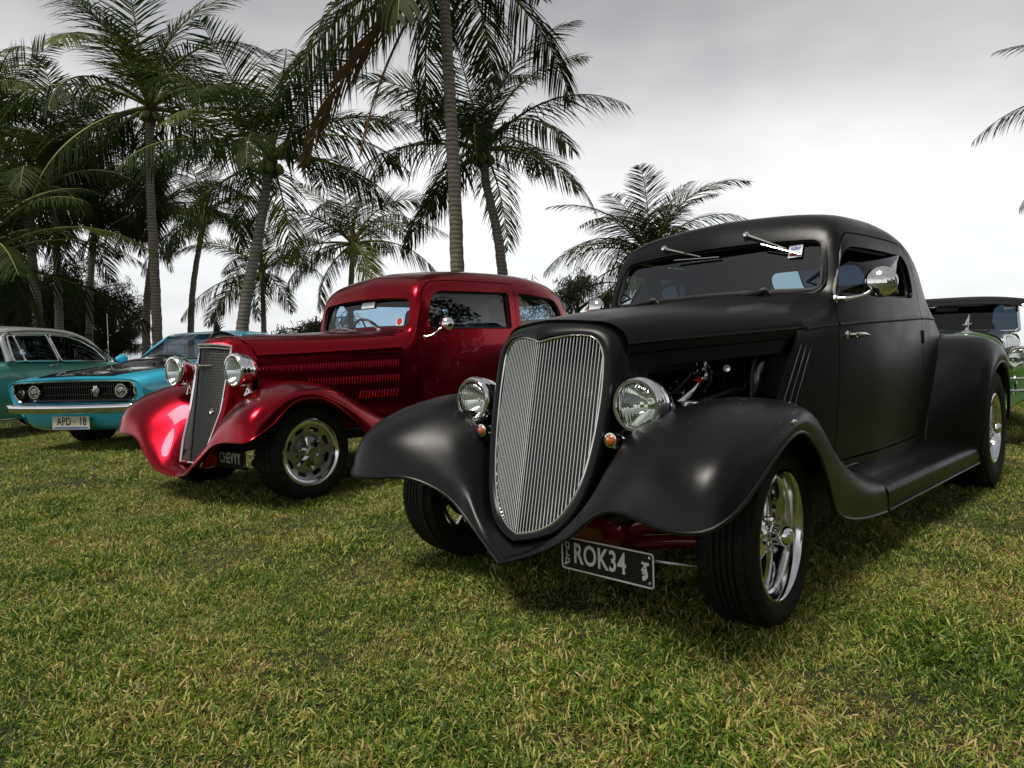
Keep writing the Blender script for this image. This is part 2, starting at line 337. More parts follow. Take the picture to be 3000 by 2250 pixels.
def slot_wheel(parent, r, w, lip=.222):
    make_tyre(parent, r, w, lip)
    MB().lathe([(lip-.004, -.016), (lip+.003, -.008), (lip+.001, 0), (lip-.008, .002), (lip-.014, -.003), (lip-.020, -.014), (lip-.034, -.020), (lip-.038, -.030), (lip-.034, -.05), (lip-.034, -w+.03), (lip-.012, -w+.01), (lip, -w+.004)], 72).obj('rim', 'alloy', parent)
    ro = lip-.034
    face = [(.0005, -.034), (.05, -.034), (.075, -.036), (.095, -.045), (.115, -.048), (.15, -.042), (ro-.008, -.030), (ro+.003, -.026), (ro+.003, -.045), (.15, -.06), (.095, -.062), (.0005, -.055)]
    m0 = MB().lathe(face, 64); cut = []
    for k in range(8):
        a = k/8*2*math.pi+.2; q = Matrix.Rotation(a, 3, 'Y'); L = round_poly([(-.036, -.014), (.036, -.014), (.036, .014), (-.036, .014)], .013, 4)
        loop = [tuple(q @ Vector((ro-.034+v-.35*u*u*8, -.10, u))) for u, v in L]; mb = MB().prism(loop, (0, .12, 0)); cut.append((mb.v, mb.f))
    V, F = boolean(m0.v, m0.f, cut); MB().addm(V, F).obj('wheel_face', 'cast_alloy', parent, sharp=30)
    MB().lathe([(.048, -.036), (.046, -.012), (.042, -.004), (.036, .004), (.030, .006), (.028, .002), (.0005, .002)], 32).obj('hub', 'cast_alloy', parent)
    for k in range(6):
        a = k/6*2*math.pi+.5; q = Matrix.Rotation(a, 3, 'Y')
        S = [[tuple(q @ Vector((rr, y0+d, s*hw))) for s, d in ((-1, -.006), (-.3, .002), (0, .009), (.3, .002), (1, -.006))] for rr, hw, y0 in ((.030, .016, -.008), (.06, .013, -.012), (.095, .008, -.022), (.125, .003, -.034))]
        V, F = thick(np.array(S), .004); MB().addm(V, F).obj('spinner_blade', 'alloy', parent, sharp=25)
    for k in range(5):
        a = k/5*2*math.pi; MB().lathe([(.010, -.036), (.010, -.030), (.006, -.029), (.006, -.034), (.0005, -.034)], 10, o=(math.cos(a)*.085, -.008, math.sin(a)*.085)).obj('lug_nut', 'dark_metal', parent)
    MB().lathe([(.14, -.10), (.14, -.115), (.04, -.115)], 32).obj('brake_disc', 'dark_metal', parent)
def add_wheel(car, kind, x, y, r, w, steer=0, spin=0, **kw):
    side = 1 if y > 0 else -1
    mw = Matrix.Translation((x, y, r)) @ Matrix.Rotation(R(steer)+(0 if side > 0 else math.pi), 4, 'Z') @ Matrix.Rotation(R(spin), 4, 'Y')
    e = empty('wheel', mw, car); kind(e, r, w, **kw); return e
def fluted_lens(name):
    m = bpy.data.materials.new(name); m.use_nodes = True; n, l = m.node_tree.nodes, m.node_tree.links; n.clear()
    o = n.new('ShaderNodeOutputMaterial'); mx = n.new('ShaderNodeMixShader'); t = n.new('ShaderNodeBsdfRefraction'); g = n.new('ShaderNodeBsdfGlossy')
    t.inputs[0].default_value = (.86, .9, .84, 1); t.inputs['IOR'].default_value = 1.12; t.inputs['Roughness'].default_value = .06; g.inputs['Roughness'].default_value = .05
    fr = n.new('ShaderNodeValue'); fr.outputs[0].default_value = .10; tc = n.new('ShaderNodeTexCoord'); wv = n.new('ShaderNodeTexWave'); wv.wave_type = 'BANDS'; wv.bands_direction = 'Y'; wv.inputs['Scale'].default_value = 26; wv.inputs['Distortion'].default_value = .3
    bp = n.new('ShaderNodeBump'); bp.inputs['Strength'].default_value = .35; bp.inputs['Distance'].default_value = .003; l.new(tc.outputs['Object'], wv.inputs['Vector']); l.new(wv.outputs['Fac'], bp.inputs['Height'])
    l.new(bp.outputs[0], t.inputs['Normal']); l.new(bp.outputs[0], g.inputs['Normal'])
    l.new(fr.outputs[0], mx.inputs[0]); l.new(t.outputs[0], mx.inputs[1]); l.new(g.outputs[0], mx.inputs[2]); l.new(mx.outputs[0], o.inputs[0]); MATS[name] = m
fluted_lens('lens_glass')
def headlight(car, c, r, length=.17, ring='chrome', bucket='chrome', toe=0, label=None, lens='lens_glass'):
    """lamp looking along +x at c (lens centre)"""
    e = empty('headlight', Matrix.Translation(c) @ Matrix.Rotation(toe, 4, 'Z'), car)
    if label: e['label'] = label
    ax = (1, 0, 0)
    MB().lathe([(r-.004, -.030), (r+.012, -.034), (r+.016, -.022), (r+.013, -.004), (r+.006, .004), (r-.003, .004), (r-.006, -.002), (r-.006, -.012)], 48, ax=ax).obj('bezel', ring, e)
    MB().lathe([(r+.009, -.028), (r+.010, -.05), (r+.002, -.085), (r*.82, -.12), (r*.55, -length+.012), (r*.25, -length), (.0005, -length-.003)], 48, ax=ax).obj('bucket', bucket, e)
    MB().lathe([(.012, -.074)]+[(q*(r-.003), -.075+.071*q*q) for q in (.25, .4, .55, .7, .82, .92, 1.0)], 40, ax=ax).obj('reflector', 'reflector', e)
    MB().lathe([(.0005, -.030), (.010, -.032), (.013, -.045), (.013, -.075)], 16, ax=ax).obj('bulb_shield', 'chrome', e)
    MB().lathe([(r-.003, -.004), (r-.006, .001), (r*.8, .012), (r*.5, .019), (r*.2, .022), (.0005, .0225)], 40, ax=ax).obj('lens', lens, e)
    return e
def plate(car, o, ex, w, h, m_board, m_rim, name='licence_plate', rim=.006, th=.003):
    """board centred on o, ex = direction of reading, up = z"""
    ex = np.array(ex, float); ey = np.array([0, 0, 1.]); L = round_poly([(-w/2, -h/2), (w/2, -h/2), (w/2, h/2), (-w/2, h/2)], .012, 4)
    mb = MB(); loop = place(np.c_[L, np.full(len(L), -th)], o, ex, ey); mb.prism(loop, np.cross(ex, ey)*th); b = mb.obj(name, m_board, car)
    L2 = off2(L, -.002); P = place(np.c_[L2, np.full(len(L2), .001)], o, ex, ey); MB().tube(P, rim*.5, 6, closed=True).obj('plate_rim', m_rim, b)
    for u, v in ((-1, 1), (1, 1), (-1, -1), (1, -1)):
        c = place(np.array([[u*(w/2-.016), v*(h/2-.016), .0]]), o, ex, ey)[0]; MB().lathe([(.006, 0), (.0055, .002), (.0005, .003)], 8, o=c, ax=np.cross(ex, ey)).obj('bolt', 'stainless', b)
    return b
def letters(parent, s, size, o, ex, uv, m, name='lettering', **kw):
    V, F = text_mesh(s, size, **kw); V[:, 0] += uv[0]; V[:, 1] += uv[1]; V[:, 2] += .0012
    return MB().addm(place(V, o, ex, (0, 0, 1)), F).obj(name, m, parent, smooth=False)
def body_shell(S, nu, nv, t=.012):
    """S: stations x half section (sill ... roof centre), left side; gives a closed thick shell of both sides"""
    H = loft(S, nu, nv, 'mono', 'mono')
    for _ in range(3): H[1:-1] = .5*H[1:-1]+.25*(H[2:]+H[:-2])
    for _ in range(3): H[:, 1:-1] = .5*H[:, 1:-1]+.25*(H[:, 2:]+H[:, :-2])
    H[:, -1, 1] = 0; P = np.concatenate([H, mir(H[:, -2::-1])], 1); return P, thick(P, t, flip=True)
def prism_xz(L, y0, y1): mb = MB().prism([(p[0], y0, p[1]) for p in L], (0, y1-y0, 0)); return mb.v, mb.f
def prism_yz(L, x0, x1): mb = MB().prism([(x0, p[0], p[1]) for p in L], (x1-x0, 0, 0)); return mb.v, mb.f
def ring_xz(L, g, y0, y1):
    A, B = off2(L, g/2), off2(L, -g/2); k = len(A)
    V = [(p[0], y0, p[1]) for p in A]+[(p[0], y1, p[1]) for p in A]+[(p[0], y0, p[1]) for p in B]+[(p[0], y1, p[1]) for p in B]; F = []
    for i in range(k):
        j = (i+1) % k; F += [(i, j, j+k, i+k), (i+2*k, i+3*k, j+3*k, j+2*k), (i, i+2*k, j+2*k, j), (i+k, j+k, j+3*k, i+3*k)]
    return V, F
def surf_y(P, x, z, lo=0):
    """half-width of a left body grid near (x, z)"""
    nv = P.shape[1]//2; Q = P[:, :nv].reshape(-1, 3); d = (Q[:, 0]-x)**2+(Q[:, 2]-z)**2; i = np.argsort(d)[:4]; w = 1/(d[i]+1e-6); return float((Q[i, 1]*w).sum()/w.sum())
def pane_side(P, L, inset, name, m, car, side=1):
    """side glass: a smooth sheet just inside the body surface, a little larger than the opening L (x,z)"""
    x0, z0 = L.min(0)-.012; x1, z1 = L.max(0)+.012; X, Z = np.meshgrid(np.linspace(x0, x1, 12), np.linspace(z0, z1, 7), indexing='ij')
    B = lambda x, z: np.stack([np.ones_like(x), x, z, x*x, z*z, x*z], -1); Y = np.array([surf_y(P, a, b) for a, b in zip(X.ravel(), Z.ravel())])
    k = np.linalg.lstsq(B(X.ravel(), Z.ravel()), Y, rcond=None)[0]; c = L.mean(0); rings = []
    for q in np.linspace(1.04, 0, 6):
        p = c+(L-c)*q; rings.append(np.c_[p[:, 0], side*(B(p[:, 0], p[:, 1]) @ k-inset), p[:, 1]])
    return MB().grid(np.array(rings), cv=True).obj(name, m, car, sharp=180)
def seal_loop(L3, r, name, m, parent): return MB().tube(L3, r, 6, closed=True).obj(name, m, parent)
def seat(car, x, y, z, m, h=.55, w=.46):
    e = MB(); e.box((x, y, z), (.46, w, .16), None, .05); o = e.obj('seat', m, car)
    MB().box((x-.27, y, z+h*.5), (.14, w, h), Matrix.Rotation(R(-12), 3, 'Y'), .06).obj('backrest', m, o)
    return o
def steering(car, c, r, m='trim_dark'):
    q = Matrix.Rotation(R(-62), 3, 'Y'); a = np.linspace(0, 2*math.pi, 32, endpoint=False); P = [tuple(Vector(c)+q @ Vector((math.cos(t)*r, math.sin(t)*r, 0))) for t in a]
    mb = MB().tube(P, .012, 8, closed=True)
    for t in (0, 2.1, 4.2): mb.tube([c, tuple(Vector(c)+q @ Vector((math.cos(t)*r, math.sin(t)*r, 0)))], .008, 6)
    mb.tube([c, (c[0]+.35, c[1], c[2]-.22)], .02, 8); return mb.obj('steering_wheel', m, car)
def wiper(car, a, b, c, d):
    """arm a->b, blade c->d"""
    o = MB().tube([a, tuple((np.array(a)+np.array(b))/2+np.array((.008, 0, 0))), b], [.007, .005, .0035], 8, n=6).obj('wiper', 'stainless', car)
    MB().tube([c, d], .004, 6).obj('wiper_blade', 'seal', o); MB().tube([tuple(np.array(c)+(.005, 0, 0)), tuple(np.array(d)+(.005, 0, 0))], .003, 6).obj('blade_clip', 'chrome', o)
    MB().lathe([(.016, -.015), (.016, .004), (.010, .012), (.0005, .014)], 12, o=a, ax=(1, 0, .2)).obj('wiper_pivot', 'chrome', o); return o
def round_mirror(car, path, c, r, face, label=None):
    o = MB().tube(path, [.011, .009, .008, .012], 10, n=14).obj('side_mirror', 'chrome', car)
    if label: o['label'] = label
    MB().lathe([(r, -.012), (r+.004, -.006), (r+.003, .004), (r*.9, .022), (r*.6, .036), (r*.25, .042), (.0005, .043)], 36, o=c, ax=face).obj('mirror_shell', 'chrome', o)
    MB().lathe([(r-.001, -.010), (.0005, -.009)], 36, o=c, ax=face).obj('mirror_glass', 'reflector', o)
    MB().lathe([(.02, -.004), (.018, .004), (.010, .010), (.0005, .011)], 14, o=path[0], ax=(0, 1 if path[0][1] > 0 else -1, 0)).obj('mirror_base', 'chrome', o); return o
def droplets(car, name, pts, nrm, m='water_drop'):
    mb = MB()
    for p, n in zip(pts, nrm):
        r = random.choice((.0024, .003, .0038, .005)); mb.lathe([(r, 0), (r*.8, r*.35), (r*.4, r*.55), (.0003, r*.6)], 6, o=p, ax=n)
    o = mb.obj(name, m, car); o['kind'] = 'stuff'; return o
def scatter_on(P, n, cond):
    N = gnormals(P); out = []; k = 0
    while len(out) < n and k < n*60:
        k += 1; i = random.randrange(P.shape[0]-1); j = random.randrange(P.shape[1]-1); a, b = random.random(), random.random()
        p = P[i, j]*(1-a)*(1-b)+P[i+1, j]*a*(1-b)+P[i, j+1]*(1-a)*b+P[i+1, j+1]*a*b; nn = N[i, j]*np.sign(N[i, j][2]+1e-9)
        if cond(p, nn): out.append((p, nn))
    return [o[0] for o in out], [o[1] for o in out]
# ---------------------------------------------------------------- lawn, beach, water, jetty
def ground_mat():
    m = mat('lawn_soil', (.05, .055, .018), .95); n, l = m.node_tree.nodes, m.node_tree.links; p = n['Principled BSDF']
    t = n.new('ShaderNodeTexCoord'); a = n.new('ShaderNodeTexNoise'); a.inputs['Scale'].default_value = 45; a.inputs['Detail'].default_value = 8; b = n.new('ShaderNodeTexNoise'); b.inputs['Scale'].default_value = .8; b.inputs['Detail'].default_value = 5
    l.new(t.outputs['Object'], a.inputs['Vector']); l.new(t.outputs['Object'], b.inputs['Vector'])
    r1 = n.new('ShaderNodeValToRGB'); e = r1.color_ramp.elements; e[0].color = (.010, .009, .004, 1); e[0].position = .35; e[1].color = (.11, .09, .030, 1); e[1].position = .72; q = e.new(.52); q.color = (.035, .045, .012, 1); l.new(a.outputs['Fac'], r1.inputs[0])
    r2 = n.new('ShaderNodeValToRGB'); e = r2.color_ramp.elements; e[0].color = (.55, .62, .4, 1); e[0].position = .35; e[1].color = (1.2, 1.05, .8, 1); e[1].position = .7; l.new(b.outputs['Fac'], r2.inputs[0])
    mx = n.new('ShaderNodeMix'); mx.data_type = 'RGBA'; mx.blend_type = 'MULTIPLY'; mx.inputs[0].default_value = 1; l.new(r1.outputs[0], mx.inputs[6]); l.new(r2.outputs[0], mx.inputs[7]); l.new(mx.outputs[2], p.inputs['Base Color'])
    bp = n.new('ShaderNodeBump'); bp.inputs['Strength'].default_value = .8; bp.inputs['Distance'].default_value = .03; l.new(a.outputs['Fac'], bp.inputs['Height']); l.new(bp.outputs[0], p.inputs['Normal'])
ground_mat()
lawn_inv = LAWN.inverted()
def lawn_xy(wx, wy):
    """lawn-frame point on the grass below world (wx, wy)"""
    n = LAWN.to_3x3() @ Vector((0, 0, 1)); o = LAWN @ Vector((0, 0, 0)); z = o.z-((wx-o.x)*n.x+(wy-o.y)*n.y)/n.z
    return lawn_inv @ Vector((wx, wy, z)), z
g = []
X = np.concatenate([np.linspace(-90, -14, 12), np.linspace(-12, 12, 25), np.linspace(14, 90, 12)]); Y = np.concatenate([np.linspace(-70, -10, 8), np.linspace(-8, 20, 29), np.linspace(24, 46, 8)])
for x in X:
    row = []
    for y in Y:
        z = lawn_xy(x, y)[1]; z = max(z, -2.2)+(0 if y < 30 else -.10*(y-30))
        row.append((x, y, z+.012*math.sin(x*1.7+y)*math.sin(y*1.3)))
    g.append(row)
tag(MB().grid(np.array(g)).obj('lawn', 'lawn_soil'), kind='structure')
m = mat('sea_water', (.10, .13, .14), .18, spec=.5); n, l = m.node_tree.nodes, m.node_tree.links; t = n.new('ShaderNodeTexCoord'); a = n.new('ShaderNodeTexNoise'); a.inputs['Scale'].default_value = .35; a.inputs['Detail'].default_value = 8
bp = n.new('ShaderNodeBump'); bp.inputs['Strength'].default_value = .7; bp.inputs['Distance'].default_value = .5; l.new(t.outputs['Object'], a.inputs['Vector']); l.new(a.outputs['Fac'], bp.inputs['Height']); l.new(bp.outputs[0], n['Principled BSDF'].inputs['Normal'])
tag(MB().grid(np.array([[(x, y, -3.1) for y in (38, 120, 600, 6000)] for x in (-6000, -600, 0, 600, 6000)])).obj('sea', 'sea_water'), kind='structure')
jt = empty('jetty', Matrix.Translation((-250, 420, -3.1))); tag(jt, 'long low concrete jetty crossing the water between the far palms', 'jetty')
MB().box((0, 0, 4.9), (420, 6, 1.2), Matrix.Rotation(R(6), 3, 'Z'), .0).obj('deck', 'concrete', jt); MB().box((0, -2.9, 6.1), (420, .25, .35), Matrix.Rotation(R(6), 3, 'Z')).obj('handrail', 'concrete', jt)
for k in range(40):
    a = R(6); d = -205+k*10.5; MB().tube([(d*math.cos(a), d*math.sin(a), -1), (d*math.cos(a), d*math.sin(a), 4.4)], .45, 8).obj('pile', 'concrete', jt)
# ---------------------------------------------------------------- black chopped coupe
def black_coupe():
    car = empty('hot_rod_coupe', LAWN @ Matrix.Identity(4))
    tag(car, 'satin black 1930s hot rod coupe with V-shaped slatted grille and open engine bay', 'car', 'vintage cars parked on the lawn')
    K = 'satin_black'
    # body: cowl, roof, quarters, deck
    yz = lambda x, L: [(x, a, b) for a, b in L]
    S = [
     [(-.38, .50, .40), (-.41, .515, .6), (-.50, .535, .8), (-.59, .552, .955), (-.60, .545, .995), (-.60, .492, 1.040), (-.60, .41, 1.067), (-.60, .30, 1.086), (-.60, .15, 1.097), (-.60, 0, 1.10)],
     [(-.62, .545, .38), (-.66, .568, .6), (-.72, .580, .8), (-.77, .585, .983), (-.79, .578, 1.02), (-.80, .550, 1.062), (-.80, .46, 1.096), (-.80, .30, 1.117), (-.80, .15, 1.127), (-.80, 0, 1.130)],
     [(-.80, .58, .37), (-.83, .60, .6), (-.86, .608, .8), (-.88, .605, .988), (-.885, .60, 1.028), (-.895, .590, 1.078), (-.905, .570, 1.108), (-.905, .46, 1.122), (-.888, .25, 1.134), (-.875, 0, 1.137)],
     [(-.98, .60, .365), (-.98, .62, .6), (-.985, .627, .8), (-.99, .622, .994), (-.99, .616, 1.035), (-.99, .608, 1.09), (-1.01, .588, 1.29), (-1.025, .55, 1.405), (-1.005, .28, 1.44), (-.99, 0, 1.448)],
     [(-1.10, .615, .365), (-1.10, .635, .6), (-1.10, .642, .8), (-1.10, .637, 1.0), (-1.10, .630, 1.04), (-1.10, .623, 1.095), (-1.10, .598, 1.33), (-1.105, .545, 1.462), (-1.085, .28, 1.508), (-1.07, 0, 1.520)],
     yz(-1.3, [(.635, .36), (.655, .6), (.662, .8), (.657, 1.007), (.648, 1.05), (.641, 1.105), (.613, 1.36), (.550, 1.488), (.29, 1.538), (0, 1.552)]),
     yz(-1.6, [(.645, .36), (.665, .6), (.672, .8), (.668, 1.017), (.658, 1.06), (.651, 1.115), (.621, 1.37), (.555, 1.494), (.29, 1.545), (0, 1.560)]),
     yz(-1.9, [(.645, .36), (.665, .6), (.673, .8), (.669, 1.028), (.660, 1.07), (.653, 1.125), (.621, 1.365), (.545, 1.482), (.28, 1.531), (0, 1.546)]),
     yz(-2.1, [(.64, .36), (.663, .6), (.670, .8), (.666, 1.033), (.656, 1.075), (.646, 1.125), (.605, 1.345), (.52, 1.445), (.27, 1.490), (0, 1.504)]),
     [(-2.3, .635, .37), (-2.3, .655, .6), (-2.3, .663, .8), (-2.3, .655, 1.03), (-2.28, .64, 1.07), (-2.26, .625, 1.115), (-2.24, .58, 1.29), (-2.22, .49, 1.38), (-2.24, .26, 1.42), (-2.25, 0, 1.43)],
     [(-2.5, .62, .4), (-2.48, .64, .6), (-2.47, .648, .8), (-2.45, .635, 1.01), (-2.43, .61, 1.05), (-2.40, .59, 1.09), (-2.36, .53, 1.2), (-2.36, .44, 1.27), (-2.38, .24, 1.30), (-2.40, 0, 1.31)],
     yz(-2.8, [(.58, .42), (.6, .6), (.605, .78), (.58, .95), (.54, .99), (.50, 1.02), (.43, 1.06), (.34, 1.09), (.18, 1.11), (0, 1.115)]),
     yz(-3.2, [(.5, .45), (.52, .58), (.52, .7), (.49, .82), (.45, .86), (.41, .89), (.35, .92), (.27, .94), (.14, .955), (0, .96)]),
     yz(-3.55, [(.42, .47), (.44, .52), (.44, .58), (.42, .64), (.39, .66), (.35, .68), (.3, .7), (.23, .71), (.12, .72), (0, .72)])]
    P, (V, F) = body_shell(S, 110, 38)
    ws = round_poly([(-.538, 1.144), (-.28, 1.158), (0, 1.163), (.28, 1.158), (.538, 1.144), (.514, 1.376), (.28, 1.392), (0, 1.396), (-.28, 1.392), (-.514, 1.376)], [.05, .1, .1, .1, .05, .05, .1, .1, .1, .05], 5)
    win = round_poly([(-.925, 1.118), (-1.885, 1.130), (-1.835, 1.350), (-1.02, 1.340)], [.07, .08, .10, .10], 7)
    bw = round_poly([(-.30, 1.27), (.30, 1.27), (.27, 1.385), (-.27, 1.385)], .05, 5)
    door = round_poly([(-.845, .405), (-.885, 1.02), (-.90, 1.085), (-1.025, 1.36), (-1.08, 1.405), (-1.80, 1.415), (-1.92, 1.34), (-1.965, 1.09), (-1.97, .8), (-1.93, .405)], [.02, .1, .06, .06, .08, .12, .12, .1, .1, .03], 5)
    V, F = boolean(V, F, [prism_yz(ws, -1.25, -.80), prism_xz(win, -1, 1), prism_yz(bw, -2.6, -2.1), ring_xz(door, .007, .40, .80), ring_xz(door, .007, -.80, -.40)])
    isl = islands(V, F); body = None
    for v, f in isl:
        if len(v) < 30: continue
        if body is None: body = MB().addm(v, f).obj('body', K, car, sharp=50)
        else:
            d = MB().addm(v, f).obj('door', K, car, sharp=50)
            if v[:, 1].mean() > 0: door_l = d
            else: door_r = d
    # raised belt beads along the body side and the doors
    def bead(x0, x1, s, parent, zoff=0., r=.012):
        X = np.linspace(x0, x1, 14); Z = np.interp(-X, [.60, .77, .88, .99, 1.10, 1.3, 1.6, 1.9, 2.1, 2.3], [.965, .983, .988, .994, 1.0, 1.007, 1.017, 1.028, 1.033, 1.030])+zoff
        return MB().tube([(x, s*(surf_y(P, x, z)+.006), z) for x, z in zip(X, Z)], r, 8).obj('belt_moulding', K, parent)
    for s in (1, -1):
        bead(-.65, -.876, s, body); bead(-1.977, -2.33, s, body); bead(-.893, -1.961, s, door_l if s > 0 else door_r)
        pane_side(P, win, .018, 'side_window', 'glass_smoke', door_l if s > 0 else door_r, s)
        W = off2(win, .012); seal_loop([(p[0], s*(surf_y(P, p[0], p[1])+.000), p[1]) for p in W], .008, 'window_moulding', K, door_l if s > 0 else door_r)
        W = off2(win, -.004); seal_loop([(p[0], s*(surf_y(P, p[0], p[1])-.016), p[1]) for p in W], .009, 'window_seal', 'seal', door_l if s > 0 else door_r)
    for z in (.93, .55):
        MB().lathe([(.011, -.035), (.013, -.03), (.013, .03), (.011, .035)], 10, o=(-1.967, surf_y(P, -1.967, z)+.008, z), ax=(0, 0, 1)).obj('hinge', K, door_l)
    hx, hz = -.985, .945; hy = surf_y(P, hx, hz)
    h = MB().tube([(hx+.03, hy+.01, hz), (hx+.03, hy+.045, hz)], .011, 10).tube([(hx+.035, hy+.045, hz), (hx-.02, hy+.048, hz+.003), (hx-.08, hy+.046, hz+.001), (hx-.14, hy+.042, hz-.002)], [.008, .010, .009, .006], 12, n=18).obj('door_handle', 'chrome', door_l)
    MB().lathe([(.020, -.002), (.020, .006), (.012, .012), (.0005, .013)], 18, o=(hx+.03, hy, hz), ax=(0, 1, 0)).obj('handle_escutcheon', 'chrome', h)
    # windscreen
    def wsx(y, z): return -.885-.025*(abs(y)/.55)**2-.118*(z-1.135)/.28-.010
    c = np.array([0, 1.27]); rings = [[(wsx(*p)-.008, p[0], p[1]) for p in c+(ws-c)*k] for k in np.linspace(1.03, 0, 7)]
    glass = MB().grid(np.array(rings), cv=True).obj('windscreen', 'glass_tint', car)
    seal_loop([(wsx(*p)+.004, p[0], p[1]) for p in off2(ws, -.002)], .010, 'windscreen_seal', 'seal', glass)
    seal_loop([(wsx(*p)+.012, p[0], p[1]) for p in off2(ws, .016)], .008, 'windscreen_moulding', K, glass)
    rings = [[(-2.245-.55*(1.42-p[1])-.05, p[0], p[1]) for p in np.array([0, 1.33])+(bw-np.array([0, 1.33]))*k] for k in np.linspace(1.04, 0, 4)]
    MB().grid(np.array(rings), cv=True).obj('rear_window', 'glass_blue', car)
    st = MB().box((wsx(.40, 1.335)+.004, .40, 1.335), (.002, .062, .062), Matrix.Rotation(R(-22), 3, 'Y')).obj('windscreen_sticker', 'sticker_white', glass)
    V_, F_ = text_mesh('ASRF', .021, bold=.0008, depth=.0003); V_ = place(V_, (wsx(.40, 1.347)+.0062, .40, 1.347), (0, 1, 0), (-.4, 0, .92)); MB().addm(V_, F_).obj('sticker_print', 'sticker_blue', st, smooth=False)
    MB().box((wsx(.40, 1.32)+.0058, .40, 1.32), (.0008, .045, .014), Matrix.Rotation(R(-22), 3, 'Y')).obj('sticker_stripe', 'sticker_red', st)
    for (a, b, cc, d) in (((-1.0, -.27, 1.432), (-1.01, -.07, 1.368), (-1.0, -.21, 1.365), (-1.005, .035, 1.352)), ((-1.0, .175, 1.44), (-1.01, .36, 1.352), (-1.0, .25, 1.385), (-1.005, .43, 1.315))):
        o3 = (.028, 0, 0); wiper(car, *[tuple(np.array(q)+np.array(o3)) for q in (a, b, cc, d)])
    # cabin fittings seen through the glass
    MB().grid(np.array([[(x, y, z) for y in np.linspace(-.58, .58, 9)] for x, z in ((-.80, .60), (-.84, .98), (-.90, 1.10), (-.95, 1.125), (-1.05, 1.11), (-1.08, 1.02))])).obj('dashboard', 'interior_grey', car)
    MB().box((-1.55, 0, .44), (1.5, 1.16, .05), None, .01).obj('floor_pan', 'trim_dark', car)
    seat(car, -1.62, .29, .62, 'interior_grey', .62); seat(car, -1.62, -.29, .62, 'interior_grey', .62)
    MB().box((-2.02, 0, .82), (.05, 1.12, .75), Matrix.Rotation(R(-8), 3, 'Y'), .02).obj('rear_bulkhead', 'interior_grey', car)
    steering(car, (-1.22, -.30, 1.10), .19)
    MB().box((-1.05, 0.02, 1.345), (.02, .19, .05), None, .012).obj('rear_view_mirror', 'trim_dark', car)
    # bonnet
    HS = [[(.205, .283, .900), (.205, .285, .931), (.208, .276, .966), (.220, .24, .996), (.245, .17, 1.013), (.270, .08, 1.021), (.285, 0, 1.025)],
          [(.0, .365, .912), (.0, .367, .945), (.0, .356, .985), (.0, .32, 1.02), (.0, .23, 1.047), (.0, .11, 1.06), (.0, 0, 1.064)],
          [(-.3, .462, .925), (-.3, .465, .96), (-.3, .453, 1.0), (-.3, .41, 1.038), (-.3, .29, 1.072), (-.3, .14, 1.087), (-.3, 0, 1.09)],
          [(-.63, .556, .942), (-.63, .559, .977), (-.63, .550, 1.012), (-.63, .498, 1.054), (-.63, .35, 1.096), (-.63, .17, 1.114), (-.63, 0, 1.118)]]
    H = loft(HS, 40, 26); PH = np.concatenate([H, mir(H[:, -2::-1])], 1); V, F = thick(PH, .006, flip=True); hood = MB().addm(V, F).obj('hood', K, car, sharp=50)
    for s in (1, -1):
        MB().tube([(x, s*y, z) for x, y, z in spl([(.207, .287, .931), (0, .369, .945), (-.3, .467, .96), (-.63, .561, .977)], 20)], .009, 8).obj('hood_bead', K, hood)
        MB().grid(np.array([[(x, s*(y-.012), z-.035), (x, s*(y-.012), z-.085)] for x, y, z in spl([(.225, .287, .925), (0, .369, .940), (-.3, .467, .955), (-.60, .551, .97)], 12)])).obj('hood_side_rail', K, hood)
    # grille shell
    def gx(y, z): return .33+(.952-z)*.226-.35*math.sqrt(y*y+.0006)+.008
    inner = [(0, .950), (.05, .962), (.12, .970), (.175, .966), (.215, .940), (.236, .88), (.240, .78), (.235, .67), (.222, .56), (.203, .47), (.172, .395), (.122, .332), (.06, .30), (0, .287)]
    outer = [(0, 1.022), (.06, 1.020), (.14, 1.014), (.205, 1.000), (.258, .966), (.281, .90), (.285, .79), (.281, .67), (.268, .55), (.247, .45), (.212, .362), (.155, .297), (.08, .272), (0, .258)]
    I = spl(inner, 60, kind='mono'); O = spl(outer, 60, kind='mono'); S = []
    for (a, b), (c_, d) in zip(I, O):
        m1 = (a*.55+c_*.45, b*.55+d*.45); top = max(0, (d-.93)/.09)
        S.append([(gx(a, b)-.035, a, b), (gx(a, b)-.004, a, b), (gx(a, b)+.010, a+(c_-a)*.12, b+(d-b)*.12), (gx(*m1)+.022-.012*top, *m1), (gx(c_, d)+.012-.02*top, a+(c_-a)*.86, b+(d-b)*.86), (gx(c_, d)-.010-.022*top, c_, d), (gx(c_, d)-.05-.01*top, c_*1.005, d+.002), (gx(c_, d)-.10, c_*.995, d)])
    S = np.array(S); S = loft(S, 60, 26); full = np.concatenate([S, mir(S[-2:0:-1])], 0)
    shell = MB().grid(full, cu=True).obj('grille_shell', K, car, sharp=45)
    It = spl(inner, 80, kind='mono'); path = [(gx(a, b)+.004, a, b) for a, b in It]+[(gx(a, b)+.004, -a, b) for a, b in It[-2:0:-1]]
    MB().tube(path, .0042, 6, closed=True).obj('grille_trim', 'stainless', shell)
    ys = I[:, 0]; it = 20
    kmax = int(np.argmax(ys)); 
    n = 20
    for s in (1, -1):
        for k in range(n):
            y = .006+k*.01165; zt = np.interp(y, ys[:kmax+1], I[:kmax+1, 1]); zb = np.interp(y, ys[kmax:][::-1], I[kmax:, 1][::-1])
            MB().tube([(gx(y, z)-.002, s*y, z) for z in (zb-.003, (zb+zt)/2, zt+.003)], .0019, 6, cap=False).obj('grille_bar', 'stainless', shell)
